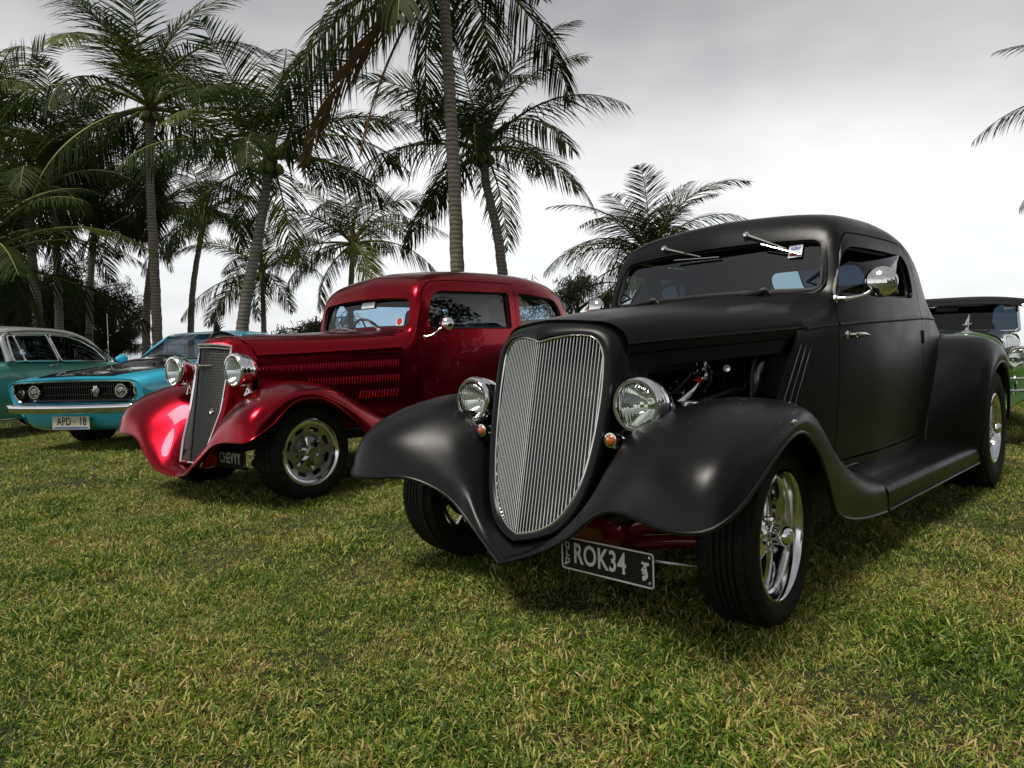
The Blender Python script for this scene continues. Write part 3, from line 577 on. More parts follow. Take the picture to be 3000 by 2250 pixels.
    rad = np.array([[(gx(0, z)-.075-.25*abs(y)*1., y, z) for y in np.linspace(-.225, .225, 9)] for z in np.linspace(.27, .955, 8)]); rad[:, :, 1] *= np.interp(np.linspace(.30, .955, 8), [.3, .4, .5, .7, 1], [.4, .85, .95, 1, .95])[:, None]
    MB().grid(rad).obj('radiator_core', 'trim_dark', car)
    # front fenders
    A = [
     [(.475, 0, .255), (.50, 0, .25), (.525, 0, .239), (.545, 0, .224), (.562, 0, .216), (.576, 0, .207)],
     [(.425, .11, .285), (.45, .115, .283), (.475, .12, .279), (.502, .122, .270), (.52, .122, .262), (.532, .12, .250)],
     [(.345, .20, .335), (.375, .207, .345), (.42, .213, .348), (.475, .216, .345), (.498, .214, .32), (.511, .21, .297)],
     [(.27, .245, .46), (.32, .262, .462), (.385, .275, .450), (.452, .281, .423), (.485, .281, .383), (.505, .277, .343)],
     [(.25, .275, .56), (.32, .310, .56), (.41, .336, .537), (.465, .346, .493), (.503, .347, .438), (.517, .342, .391)],
     [(.27, .295, .625), (.315, .36, .640), (.40, .422, .632), (.492, .462, .585), (.553, .478, .512), (.575, .473, .447)],
     [(.22, .32, .650), (.27, .42, .685), (.37, .502, .690), (.497, .563, .638), (.590, .590, .545), (.613, .582, .447)],
     [(.16, .345, .665), (.21, .46, .710), (.315, .575, .719), (.482, .655, .662), (.606, .698, .556), (.645, .692, .440)],
     [(.10, .37, .67), (.15, .49, .724), (.25, .63, .736), (.430, .738, .680), (.580, .792, .572), (.632, .785, .447)],
     [(.03, .39, .67), (.07, .50, .728), (.15, .65, .745), (.31, .768, .704), (.468, .832, .604), (.553, .838, .492)],
     [(-.05, .41, .66), (-.02, .52, .722), (.04, .66, .742), (.16, .78, .717), (.305, .840, .650), (.400, .848, .572)],
     [(-.13, .43, .645), (-.11, .53, .708), (-.07, .665, .730), (.025, .78, .720), (.135, .836, .682), (.205, .840, .643)],
     [(-.22, .455, .62), (-.21, .545, .675), (-.18, .665, .697), (-.105, .772, .694), (-.005, .824, .665), (.055, .828, .635)],
     [(-.33, .48, .575), (-.32, .565, .617), (-.30, .675, .632), (-.235, .769, .624), (-.145, .811, .583), (-.095, .815, .543)],
     [(-.46, .51, .51), (-.455, .585, .537), (-.43, .685, .548), (-.365, .765, .530), (-.265, .799, .481), (-.20, .803, .440)],
     [(-.62, .54, .44), (-.61, .605, .458), (-.58, .695, .463), (-.50, .763, .441), (-.37, .790, .387), (-.285, .793, .342)],
     [(-.78, .575, .39), (-.77, .63, .397), (-.73, .705, .395), (-.64, .765, .372), (-.48, .785, .326), (-.385, .788, .287)],
     [(-.94, .60, .368), (-.93, .65, .360), (-.89, .715, .350), (-.80, .770, .322), (-.68, .784, .277), (-.60, .785, .238)],
     [(-1.05, .62, .362), (-1.03, .665, .347), (-1.0, .722, .323), (-.97, .768, .300), (-.945, .781, .250), (-.925, .783, .203)]]
    global FENDER_ROWS; FENDER_ROWS = A
    G = loft(A, 90, 26)
    for s in (1, -1):
        Q = G if s > 0 else mir(G); V, F = thick(Q, .004, flip=(s > 0)); fen = MB().addm(V, F).obj('front_fender', K, car, sharp=55)
        MB().tube(Q[:, -1], .0065, 8).obj('fender_bead', K, fen)
        # inner apron between fender and frame
        a = Q[22:84:4, 0]; b = a.copy(); b[:, 1] -= s*.05; c2 = b.copy(); c2[:, 2] -= .22; MB().grid(np.stack([a, b, c2], 1)).obj('inner_apron', 'dark_metal', fen)
        MB().lathe([(.006, 0), (.006, .012), (.009, .02), (.007, .03), (.0005, .034)], 10, o=(.17, s*.825, .662), ax=(0, s*.5, 1)).obj('fender_lamp', 'chrome', fen)
        # running board
        rb = [[(x, s*(.62+.01*(1 if x < -2 else 0)), .362), (x, s*(yo*.35+.62*.65), .348), (x, s*(yo-.07), .318), (x, s*(yo-.012), .298), (x, s*yo, .280), (x, s*(yo+.002), .245), (x, s*(yo-.004), .204), (x, s*(yo-.03), .198)] for x, yo in ((-.955, .780), (-1.5, .806), (-2.1, .835), (-2.43, .852))]
        V, F = thick(loft(rb, 16, 24, 'nat', 'mono'), .004, flip=(s < 0)); rbo = MB().addm(V, F).obj('running_board', K, car, sharp=50)
        MB().tube([(-.955, s*.784, .204), (-2.43, s*.856, .206)], .006, 6).obj('running_board_bead', K, rbo)
        MB().tube([(-.93, s*.615, .372), (-1.95, s*.648, .372)], .007, 6).obj('sill_bead', K, rbo)
        # rear fender
        B = [
         [(-2.12, .652, .33), (-2.20, .70, .312), (-2.30, .765, .30), (-2.38, .825, .292), (-2.425, .856, .285), (-2.445, .868, .255)],
         [(-2.14, .66, .46), (-2.20, .712, .46), (-2.295, .785, .46), (-2.375, .85, .455), (-2.43, .883, .45), (-2.455, .885, .44)],
         [(-2.19, .665, .60), (-2.24, .72, .612), (-2.325, .805, .617), (-2.405, .87, .612), (-2.46, .896, .606), (-2.48, .893, .60)],
         [(-2.28, .667, .74), (-2.33, .73, .757), (-2.405, .82, .763), (-2.49, .885, .752), (-2.56, .905, .735), (-2.60, .899, .718)],
         [(-2.42, .662, .878), (-2.48, .73, .890), (-2.55, .825, .884), (-2.64, .89, .847), (-2.715, .907, .802), (-2.755, .900, .762)],
         [(-2.62, .64, .94), (-2.68, .72, .938), (-2.75, .815, .922), (-2.82, .885, .877), (-2.885, .907, .82), (-2.92, .900, .762)],
         [(-2.85, .60, .93), (-2.90, .70, .922), (-2.97, .805, .90), (-3.03, .88, .842), (-3.07, .903, .772), (-3.085, .896, .69)],
         [(-3.10, .54, .85), (-3.15, .66, .842), (-3.20, .785, .812), (-3.23, .865, .742), (-3.235, .892, .65), (-3.205, .886, .55)],
         [(-3.35, .48, .65), (-3.38, .62, .64), (-3.40, .765, .60), (-3.385, .855, .53), (-3.345, .878, .45), (-3.285, .872, .38)]]
        Q = loft(B, 50, 24); Q = Q if s > 0 else mir(Q); V, F = thick(Q, .004, flip=(s > 0)); fen = MB().addm(V, F).obj('rear_fender', K, car, sharp=55)
        MB().tube(Q[:, -1], .009, 8).obj('fender_bead', K, fen); MB().tube(Q[:, 0], .007, 8).obj('fender_welt', 'seal', fen)
        # lamps
        headlight(car, (.317, s*.387, .731), .079)
        br = MB().tube([(.20, s*.372, .655), (.235, s*.345, .632), (.285, s*.30, .607), (.30, s*.285, .585)], [.016, .014, .014, .02], 10, n=14).obj('lamp_bracket', 'chrome', car)
        MB().lathe([(.026, 0), (.022, .02), (.016, .05), (.012, .09)], 16, o=(.23, s*.385, .575), ax=(0, 0, 1)).obj('lamp_stem', 'chrome', br)
        ts = MB().lathe([(.0235, .0), (.0235, -.015), (.020, -.035), (.012, -.05), (.0005, -.055)], 20, o=(.345, s*.306, .617), ax=(1, 0, 0)).lathe([(.0205, .004), (.0245, .003), (.0245, -.004)], 20, o=(.345, s*.306, .617), ax=(1, 0, 0)).obj('turn_signal', 'chrome', car)
        MB().lathe([(.0205, .001), (.016, .008), (.008, .011), (.0005, .012)], 20, o=(.345, s*.306, .617), ax=(1, 0, 0)).obj('amber_lens', 'amber', ts)
        MB().lathe([(.012, -.01), (.012, .01)], 12, o=(.29, s*.262, .51), ax=(1, s*.3, 0)).lathe([(.012, .01), (.0005, .012)], 12, o=(.29, s*.262, .51), ax=(1, s*.3, 0)).obj('stay_bolt', 'stainless', car)
        # cowl ribs
        for k in range(3):
            t0 = np.array([-.625-.036*k, 0, .945]); t1 = np.array([-.435-.042*k, 0, .60]); pts = []
            for t in np.linspace(0, 1, 9):
                q = t0*(1-t)+t1*t; pts.append((q[0], s*(surf_y(P, q[0], q[2])+.007), q[2]))
            MB().tube(pts, [.004, .010, .011, .011, .008], 8).obj('cowl_rib', K, body)
    round_mirror(car, [(-.90, surf_y(P, -.93, 1.10)+.01, 1.10), (-.93, .675, 1.103), (-.985, .71, 1.125), (-1.01, .735, 1.155)], (-1.015, .745, 1.165), .062, (.93, .30, .1), 'round chrome mirror on a curved arm on the near door')
    round_mirror(car, [(-.90, -surf_y(P, -.93, 1.10)-.01, 1.10), (-.93, -.66, 1.10), (-.965, -.70, 1.115), (-.985, -.725, 1.14)], (-.99, -.735, 1.155), .058, (.93, -.30, .1))
    for y, yy in ((-.40, -.27), (.19, .31)):
        MB().tube([(-.872, y, 1.148), (-.868, (y+yy)/2, 1.150), (-.862, yy-.02, 1.157), (-.865, yy, 1.162), (-.868, yy+.012, 1.155), (-.86, yy+.03, 1.142)], [.003, .010, .016, .018, .014, .004], 8, n=16).obj('cowl_vent_scoop', 'seal', body)
    # chassis, suspension, engine
    for s in (1, -1):
        MB().tube([(.20, s*.20, .30), (.10, s*.27, .33), (-.2, s*.36, .36), (-.8, s*.46, .34), (-2.4, s*.50, .34)], .04, 8, n=20).obj('frame_rail', 'dark_metal', car)
        MB().tube([(.10, s*.20, .20), (.05, s*.42, .235), (.0, s*.60, .24)], [.028, .024, .018], 10, n=8).obj('suspension_arm', 'red_frame', car)
        MB().tube([(.16, s*.18, .27), (.10, s*.30, .30), (.02, s*.55, .40)], [.05, .035, .02], 10, n=8).obj('suspension_arm', 'red_frame', car)
        MB().lathe([(.05, -.13), (.05, .10), (.02, .12), (.02, .2)], 16, o=(.04, s*.44, .40), ax=(0, -s*.35, 1)).obj('coil_spring', 'dark_metal', car)
    MB().box((.14, 0, .26), (.16, .50, .12), None, .03).obj('crossmember', 'red_frame', car)
    eng = MB().box((-.22, 0, .56), (.62, .36, .34), None, .03).obj('engine_block', 'dark_metal', car)
    for s in (1, -1):
        MB().box((-.22, s*.20, .745), (.56, .15, .10), Matrix.Rotation(R(-s*38), 3, 'X'), .03).obj('valve_cover', 'gloss_black', eng)
        for k in range(4): MB().tube([(-.02-.13*k, s*.25, .66), (-.03-.13*k, s*.34, .63), (-.08-.12*k, s*.37, .54), (-.3-.06*k, s*.34, .42)], .020, 8, n=10).obj('exhaust_header', 'dark_metal', eng)
    MB().lathe([(.001, -.02), (.17, -.02), (.175, -.01), (.165, 0)], 32, o=(-.20, 0, .90), ax=(0, 0, 1)).lathe([(.165, 0), (.172, .055), (.16, .062), (.05, .068), (.0005, .07)], 32, o=(-.20, 0, .90), ax=(0, 0, 1)).obj('air_cleaner', 'gloss_black', eng)
    fc = MB().lathe([(.048, 0), (.048, .10), (.0005, .10)], 30, o=(.10, .235, .80), ax=(0, 0, 1)).obj('breather_filter', 'dark_metal', car)
    MB().lathe([(.0005, .118), (.046, .117), (.052, .112), (.052, .104), (.0005, .100)], 30, o=(.10, .235, .80), ax=(0, 0, 1)).obj('filter_lid', 'chrome', fc)
    for k in range(26):
        a = k/26*2*math.pi; MB().tube([(.10+.05*math.cos(a), .235+.05*math.sin(a), .80), (.10+.05*math.cos(a), .235+.05*math.sin(a), .90)], .0024, 4).obj('filter_pleat', 'trim_dark', fc)
    ra = MB().box((-.30, .30, .845), (.05, .04, .055), None, .006).box((-.30, .30, .80), (.07, .055, .04), None, .006).tube([(-.30, .30, .78), (-.30, .30, .735)], [.015, .004], 8).tube([(-.30, .30, .875), (-.30, .30, .91)], .007, 8).obj('fuel_regulator', 'chrome', car)
    MB().tube([(-.33, .31, .82), (-.39, .33, .822)], .007, 8).lathe([(.013, -.006), (.014, .0), (.014, .010), (.011, .010), (.0005, .008)], 20, o=(-.40, .345, .825), ax=(.75, .65, 0)).obj('pressure_gauge', 'stainless', ra)
    hs = MB().tube([(.02, .30, .66), (-.02, .33, .70), (-.10, .345, .745), (-.16, .34, .775)], .016, 12, n=16).obj('braided_hose', 'stainless', car); MB().tube([(-.16, .34, .775), (-.19, .338, .790)], [.018, .013], 10).obj('hose_fitting', 'ruby', hs)
    bx = MB().box((-.16, .395, .66), (.34, .13, .12), Matrix.Rotation(R(4), 3, 'Z'), .012).obj('battery_box', 'gloss_black', car); MB().box((.012, .40, .66), (.014, .125, .125), Matrix.Rotation(R(4), 3, 'Z'), .004).obj('box_edge', 'alloy', bx)
    MB().grid(np.array([[(-.60, y*k, z) for y in np.linspace(-.55, .55, 9)] for z, k in ((.36, .9), (.6, .93), (.93, .97), (1.02, .85), (1.06, .5))])).obj('firewall', 'dark_metal', car)
    MB().tube([(-.42, .44, .62), (-.43, .445, .84), (-.44, .45, .87), (-.50, .49, .915), (-.58, .53, .945)], .010, 8, n=16).obj('cowl_brace', 'dark_metal', car)
    MB().lathe([(.0005, -.07), (.06, -.07), (.075, -.05), (.075, .05), (.06, .07), (.0005, .07)], 20, o=(.05, .22, .70), ax=(1, 0, 0)).obj('alternator', 'cast_alloy', car)
    for z_, y_ in ((.60, 0), (.70, .22), (.78, .02)): MB().lathe([(.0005, .02), (.05, .02), (.065, .015), (.058, 0), (.065, -.015), (.0005, -.02)], 22, o=(.12, y_, z_), ax=(1, 0, 0)).obj('pulley', 'dark_metal', eng)
    MB().tube([(.12, .0, .54), (.12, .27, .66), (.12, .25, .755), (.12, .0, .84), (.12, -.07, .70)], .008, 6, n=40).obj('drive_belt', 'rubber', eng)
    MB().tube([(.17, .05, .88), (.08, .10, .90), (-.02, .06, .86), (-.05, .02, .82)], .024, 10, n=18).obj('radiator_hose', 'rubber', car)
    for k in range(4): MB().tube([(-.06-.12*k, .26, .72), (-.08-.11*k, .33, .78+.02*(k % 2)), (-.22-.05*k, .30, .85), (-.38, .10, .90)], .0055, 6, n=16).obj('spark_lead', 'trim_dark', eng)
    MB().lathe([(.0005, 0), (.05, 0), (.055, .03), (.05, .10), (.0005, .11)], 18, o=(-.42, .08, .84), ax=(0, 0, 1)).obj('distributor', 'trim_dark', eng)
    MB().tube([(-.56, .30, .80), (-.45, .36, .86), (-.30, .36, .88), (-.12, .30, .87), (.10, .27, .84)], .007, 6, n=20).obj('wiring_loom', 'trim_dark', car); MB().tube([(-.56, .38, .70), (-.40, .40, .74), (-.2, .38, .72), (.0, .33, .70)], .009, 6, n=18).obj('heater_hose', 'rubber', car)
    MB().lathe([(.0005, 0), (.045, 0), (.045, .13), (.03, .15), (.0005, .15)], 18, o=(-.57, .38, .72), ax=(0, .2, 1)).obj('brake_booster', 'gloss_black', car)
    for k in range(7): MB().lathe([(.0005, .006), (.007, .005), (.008, 0)], 6, o=(-.08-.07*k, .262, .785), ax=(0, .62, .78)).obj('cover_bolt', 'chrome', eng)
    MB().box((.195, .245, .72), (.03, .07, .34), None, .006).obj('radiator_side', 'alloy', car)
    for s in (1, -1): MB().tube([(.27, s*.30, .50), (.20, s*.34, .545), (.08, s*.37, .60)], .014, 8, n=8).obj('radiator_stay', 'dark_metal', car)
    # wheels
    add_wheel(car, five_spoke_wheel, 0, .727, .294, .168, steer=4, spin=20, lip=.213); add_wheel(car, five_spoke_wheel, .05, -.80, .300, .20, steer=-8, lip=.213)
    add_wheel(car, five_spoke_wheel, -2.85, .868, .362, .28, lip=.213, spin=50); add_wheel(car, five_spoke_wheel, -2.85, -.868, .362, .28, lip=.213)
    # number plate
    o, ex = (.371, .290, .2186), (0, 1, 0); pb = plate(car, o, ex, .371, .112, 'plate_black', 'plate_white')
    letters(pb, 'ROK34', .098, o, ex, (-.026, .001), 'plate_white', bold=.0016, sx=.70, spacing=1.04)
    for i, ch in enumerate('QLD'): letters(pb, ch, .030, o, ex, (-.160, .027-.027*i), 'plate_white', bold=.0006, sx=.9)
    face = [(0, .030), (.012, .034), (.022, .028), (.024, .012), (.021, -.004), (.018, -.022), (.008, -.034), (-.001, -.036), (-.004, -.024), (.002, -.018), (-.004, -.013), (.001, -.006), (-.008, -.004), (.0, .008), (.006, .014), (-.006, .018)]
    V_ = place(np.array([(a+.145, b, .0016) for a, b in face]), o, ex, (0, 0, 1)); mb = MB(); mb.addm(V_, [tuple(range(len(face)))]); em = mb.obj('portrait_print', 'plate_white', pb, smooth=False)
    for L4 in ([(.002, .024), (.024, .026), (.027, .040), (.008, .042), (-.002, .034)], [(.003, .006), (.009, .008), (.009, .004), (.003, .003)], [(.000, -.014), (.008, -.013), (.008, -.017), (.001, -.017)], [(.013, .012), (.024, .018), (.025, -.012), (.019, -.016), (.016, .0)]):
        V_ = place(np.array([(a+.145, b, .0022) for a, b in L4]), o, ex, (0, 0, 1)); MB().addm(V_, [tuple(range(len(L4)))]).obj('portrait_shade', 'plate_black', em, smooth=False)
    MB().tube([(.33, .20, .26), (.34, .36, .235), (.24, .66, .225)], .005, 6).obj('plate_bracket', 'stainless', car)
    # rain beads
    pts, nr = scatter_on(PH, 170, lambda p, n: n[2] > .55 and (p[0] > -.5 or random.random() < .5)); droplets(car, 'rain_beads', pts, nr)
    pts, nr = scatter_on(P, 130, lambda p, n: p[2] > 1.44 and n[2] > .6); droplets(car, 'rain_beads', pts, nr)
    pts, nr = scatter_on(G, 70, lambda p, n: p[2] > .66 and n[2] > .5); droplets(car, 'rain_beads', pts, nr)
    pts, nr = scatter_on(mir(G), 30, lambda p, n: p[2] > .68 and n[2] > .5); droplets(car, 'rain_beads', pts, nr)
    return car
black_coupe()
# ---------------------------------------------------------------- red two-door sedan
def red_sedan():
    car = empty('hot_rod_sedan', LAWN @ Matrix.Translation((-.04, -3.142, 0)) @ Matrix.Rotation(.118, 4, 'Z'))
    tag(car, 'candy red 1930s two-door sedan with narrow dark mesh grille and louvred bonnet sides', 'car', 'vintage cars parked on the lawn')
    K = 'candy_red'
    yz = lambda x, L: [(x, a, b) for a, b in L]
    S = [
     yz(-.985, [(.55, .40), (.575, .6), (.58, .8), (.578, .975), (.57, 1.025), (.53, 1.078), (.44, 1.107), (.30, 1.127), (.15, 1.137), (0, 1.14)]),
     [(-1.08, .57, .40), (-1.08, .592, .6), (-1.08, .597, .8), (-1.08, .595, .98), (-1.08, .59, 1.04), (-1.08, .582, 1.085), (-1.085, .565, 1.115), (-1.085, .45, 1.130), (-1.07, .25, 1.138), (-1.06, 0, 1.14)],
     [(-1.17, .585, .4), (-1.17, .605, .6), (-1.17, .61, .8), (-1.17, .61, .985), (-1.17, .605, 1.045), (-1.17, .60, 1.10), (-1.17, .592, 1.32), (-1.17, .568, 1.430), (-1.155, .28, 1.472), (-1.145, 0, 1.484)],
     [(-1.27, .60, .4), (-1.27, .615, .6), (-1.27, .62, .8), (-1.27, .62, .99), (-1.27, .615, 1.05), (-1.27, .61, 1.105), (-1.27, .602, 1.36), (-1.265, .568, 1.515), (-1.245, .29, 1.562), (-1.23, 0, 1.578)],
     yz(-1.5, [(.615, .4), (.63, .6), (.636, .8), (.636, 1.0), (.630, 1.06), (.625, 1.115), (.613, 1.39), (.568, 1.572), (.29, 1.630), (0, 1.648)]),
     yz(-2.0, [(.635, .4), (.65, .6), (.655, .8), (.655, 1.01), (.65, 1.07), (.643, 1.125), (.625, 1.41), (.572, 1.612), (.29, 1.675), (0, 1.693)]),
     yz(-2.6, [(.64, .4), (.655, .6), (.66, .8), (.66, 1.015), (.655, 1.075), (.645, 1.13), (.625, 1.42), (.565, 1.622), (.29, 1.690), (0, 1.708)]),
     yz(-3.0, [(.635, .4), (.65, .6), (.655, .8), (.655, 1.015), (.648, 1.075), (.64, 1.13), (.61, 1.41), (.54, 1.60), (.28, 1.67), (0, 1.69)]),
     yz(-3.28, [(.63, .41), (.645, .6), (.65, .8), (.645, 1.01), (.635, 1.07), (.62, 1.125), (.58, 1.39), (.49, 1.55), (.26, 1.61), (0, 1.63)]),
     [(-3.5, .60, .42), (-3.5, .625, .6), (-3.5, .63, .8), (-3.5, .62, 1.0), (-3.5, .60, 1.06), (-3.48, .58, 1.11), (-3.46, .53, 1.33), (-3.45, .44, 1.45), (-3.46, .24, 1.50), (-3.46, 0, 1.515)],
     [(-3.65, .55, .45), (-3.65, .58, .6), (-3.65, .58, .8), (-3.65, .56, .97), (-3.64, .54, 1.03), (-3.63, .52, 1.08), (-3.6, .46, 1.24), (-3.6, .38, 1.31), (-3.6, .2, 1.34), (-3.6, 0, 1.345)],
     yz(-3.85, [(.48, .48), (.5, .6), (.5, .75), (.47, .88), (.44, .92), (.41, .96), (.36, 1.02), (.28, 1.06), (.15, 1.08), (0, 1.085)]),
     yz(-4.0, [(.42, .5), (.43, .55), (.43, .62), (.41, .7), (.38, .73), (.35, .76), (.3, .79), (.22, .81), (.12, .82), (0, .82)])]
    P, (V, F) = body_shell(S, 110, 38)
    ws = round_poly([(-.535, 1.160), (-.28, 1.167), (0, 1.17), (.28, 1.167), (.535, 1.160), (.53, 1.385), (.28, 1.408), (0, 1.413), (-.28, 1.408), (-.53, 1.385)], [.05, .1, .1, .1, .05, .06, .1, .1, .1, .06], 5)
    w1 = round_poly([(-1.235, 1.138), (-2.315, 1.150), (-2.305, 1.483), (-1.30, 1.455)], [.10, .03, .04, .14], 7)
    w2 = round_poly([(-2.46, 1.155), (-3.27, 1.155), (-3.16, 1.46), (-2.46, 1.488)], [.03, .07, .18, .04], 7)
    bw = round_poly([(-.30, 1.30), (.30, 1.30), (.28, 1.45), (-.28, 1.45)], .05, 5)
    door = round_poly([(-1.105, .43), (-1.12, 1.05), (-1.135, 1.15), (-1.205, 1.44), (-1.30, 1.53), (-1.6, 1.555), (-2.40, 1.57), (-2.405, 1.1), (-2.40, .43)], [.02, .1, .1, .1, .1, .1, .03, .1, .03], 5)
    V, F = boolean(V, F, [prism_yz(ws, -1.35, -1.0), prism_xz(w1, -1, 1), prism_xz(w2, -1, 1), prism_yz(bw, -3.8, -3.3), ring_xz(door, .007, .42, .80), ring_xz(door, .007, -.80, -.42)])
    body = None; doors = {}
    for v, f in islands(V, F):
        if len(v) < 30: continue
        if body is None: body = MB().addm(v, f).obj('body', K, car, sharp=50)
        else: doors[1 if v[:, 1].mean() > 0 else -1] = MB().addm(v, f).obj('door', K, car, sharp=50)
    def bead(x0, x1, s, parent, zz, r=.008):
        X = np.linspace(x0, x1, 12); Z = np.interp(-X, [1.0, 1.5, 2.6, 3.4], zz)
        return MB().tube([(x, s*(surf_y(P, x, z)+.003), z) for x, z in zip(X, Z)], r, 8).obj('belt_moulding', K, parent)
    for s in (1, -1):
        D = doors.get(s, body)
        for zz in ([1.055, 1.062, 1.077, 1.072], [.975, .995, 1.015, 1.01]):
            bead(-1.0, -1.105, s, body, zz); bead(-1.128, -2.395, s, D, zz); bead(-2.412, -3.4, s, body, zz)
        for w, par, nm in ((w1, D, 'side_window'), (w2, body, 'quarter_window')):
            pane_side(P, w, .020, nm, 'glass_blue', par, s)
            W = off2(w, .014); seal_loop([(p[0], s*(surf_y(P, p[0], p[1])+.001), p[1]) for p in W], .008, 'window_moulding', K, par)
            W = off2(w, -.006); seal_loop([(p[0], s*(surf_y(P, p[0], p[1])-.016), p[1]) for p in W], .012, 'window_seal', 'seal', par)
    def wsx(y, z): return -1.075-.018*(abs(y)/.53)**2-.085*(z-1.135)/.30-.010
    c = np.array([0, 1.285]); rings = [[(wsx(*p)-.008, p[0], p[1]) for p in c+(ws-c)*k] for k in np.linspace(1.03, 0, 7)]
    glass = MB().grid(np.array(rings), cv=True).obj('windscreen', 'glass_blue', car)
    seal_loop([(wsx(*p)+.004, p[0], p[1]) for p in off2(ws, -.002)], .010, 'windscreen_seal', 'seal', glass)
    rings = [[(-3.46-.55*(1.48-p[1])-.03, p[0], p[1]) for p in np.array([0, 1.375])+(bw-np.array([0, 1.375]))*k] for k in np.linspace(1.04, 0, 4)]
    MB().grid(np.array(rings), cv=True).obj('rear_window', 'glass_blue', car)
    stk = MB().lathe([(.0005, .0), (.040, .0)], 20, o=(wsx(.43, 1.20)+.008, .43, 1.20), ax=(1, 0, .3)).obj('windscreen_sticker', 'sticker_white', glass)
    MB().lathe([(.0005, .0), (.030, .0)], 20, o=(wsx(.43, 1.205)+.0095, .43, 1.208), ax=(1, 0, .3)).obj('sticker_print', 'sticker_red', stk)
    MB().box((wsx(.02, 1.37)+.004, .02, 1.365), (.002, .16, .05), Matrix.Rotation(R(-18), 3, 'Y')).obj('registration_label', 'sticker_white', glass)
    for q in (((-1.03, -.02, 1.148), (-1.05, -.22, 1.19), (-1.045, -.10, 1.205), (-1.045, -.36, 1.165)), ((-1.03, .27, 1.148), (-1.05, .10, 1.235), (-1.045, .16, 1.22), (-1.045, -.02, 1.275))): wiper(car, *q)
    MB().grid(np.array([[(x, y, z) for y in np.linspace(-.56, .56, 9)] for x, z in ((-1.0, .60), (-1.04, .98), (-1.10, 1.09), (-1.15, 1.11), (-1.25, 1.10), (-1.28, 1.02))])).obj('dashboard', 'interior_tan', car)
    MB().box((-2.2, 0, .46), (2.3, 1.16, .05), None, .01).obj('floor_pan', 'trim_dark', car)
    for s in (1, -1):
        seat(car, -1.80, s*.29, .66, 'interior_grey', .74); MB().lathe([(.0005, -.06), (.09, -.05), (.11, 0), (.09, .05), (.0005, .06)], 16, o=(-2.17, s*.29, 1.40), ax=(1, 0, 0)).obj('headrest', 'interior_grey', car)
    b_ = MB().box((-2.75, 0, .66), (.46, 1.1, .16), None, .05).obj('rear_seat', 'interior_tan', car); MB().box((-3.02, 0, .95), (.14, 1.1, .55), Matrix.Rotation(R(-12), 3, 'Y'), .06).obj('backrest', 'interior_tan', b_)
    MB().grid(np.array([[(x, t*.575, 1.435+dz+.13*(1-abs(t)**2.2)) for t in np.linspace(-1, 1, 15)] for x, dz in ((-1.19, -.035), (-1.35, -.03), (-2.2, -.01), (-3.0, -.01), (-3.35, -.06))])).obj('headliner', 'interior_grey', car)
    for s in (1, -1): MB().box((-1.30, s*.28, 1.40), (.02, .40, .11), Matrix.Rotation(R(35), 3, 'Y'), .008).obj('sun_visor', 'interior_grey', car)
    steering(car, (-1.42, -.28, 1.10), .19)
    # bonnet top and sides
    HS = [[(.085, .268, .935), (.085, .272, .948), (.095, .266, .985), (.115, .238, 1.03), (.15, .17, 1.075), (.18, .08, 1.093), (.19, 0, 1.097)],
          [(-.25, .352, .945), (-.25, .357, .958), (-.25, .350, .998), (-.25, .31, 1.05), (-.25, .22, 1.092), (-.25, .10, 1.108), (-.25, 0, 1.112)],
          [(-.62, .452, .955), (-.62, .457, .968), (-.62, .450, 1.01), (-.62, .40, 1.065), (-.62, .28, 1.107), (-.62, .13, 1.124), (-.62, 0, 1.128)],
          [(-.98, .570, .962), (-.98, .578, .977), (-.98, .570, 1.028), (-.98, .525, 1.082), (-.98, .38, 1.120), (-.98, .17, 1.140), (-.98, 0, 1.145)]]
    H = loft(HS, 40, 28); PH = np.concatenate([H, mir(H[:, -2::-1])], 1); V, F = thick(PH, .006, flip=True); hood = MB().addm(V, F).obj('hood', K, car, sharp=50)
    MB().tube([(.185, 0, 1.099), (-.25, 0, 1.114), (-.62, 0, 1.130), (-.97, 0, 1.147)], .006, 6, n=20).obj('hood_centre_strip', 'stainless', hood)
    hp = spl([(.085, .268, 0), (-.25, .352, 0), (-.62, .452, 0), (-.98, .570, 0)], 60)
    lou = mesh_data('louver', *(lambda g: (g.v, g.f))(MB().grid(np.array([[(a*.0072, (1-abs(a)**2.6)*.0095*math.sin(math.pi*min(max(t, .02), .98))**.4, (t-.5)*.060) for a in np.linspace(-1, 1, 6)] for t in np.linspace(0, 1, 9)]))), K)
    for s in (1, -1):
        sp = np.array([[(x, s*(y+.004), .945), (x, s*(y+.007), .85), (x, s*(y+.007), .72), (x, s*(y+.002), .55), (x, s*(y-.02), .42)] for x, y, _ in hp]); V, F = thick(loft(sp, 60, 14), .005, flip=(s < 0))
        pan = MB().addm(V, F).obj('hood_side', K, car, sharp=50)
        for n_, x0, x1, z0, z1 in ((54, .070, -.945, .857, .873), (33, -.262, -.945, .760, .763), (13, -.640, -.925, .648, .650)):
            for k in range(n_):
                t = k/(n_-1); x = x0+(x1-x0)*t; y = np.interp(-x, -hp[:, 0], hp[:, 1]); dy = (np.interp(-x+.02, -hp[:, 0], hp[:, 1])-np.interp(-x-.02, -hp[:, 0], hp[:, 1]))/.04
                if s < 0 and k % 1: continue
                o = add('louver', lou, pan); o.location = (x, s*(y+.0085), z0+(z1-z0)*t); a = math.atan(dy)
                o.matrix_local = Matrix.Translation(o.location) @ (Matrix.Rotation(-a, 4, 'Z') if s > 0 else Matrix.Rotation(math.pi+a, 4, 'Z')) @ Matrix.Rotation(R(-10 if s > 0 else 10), 4, 'Y')
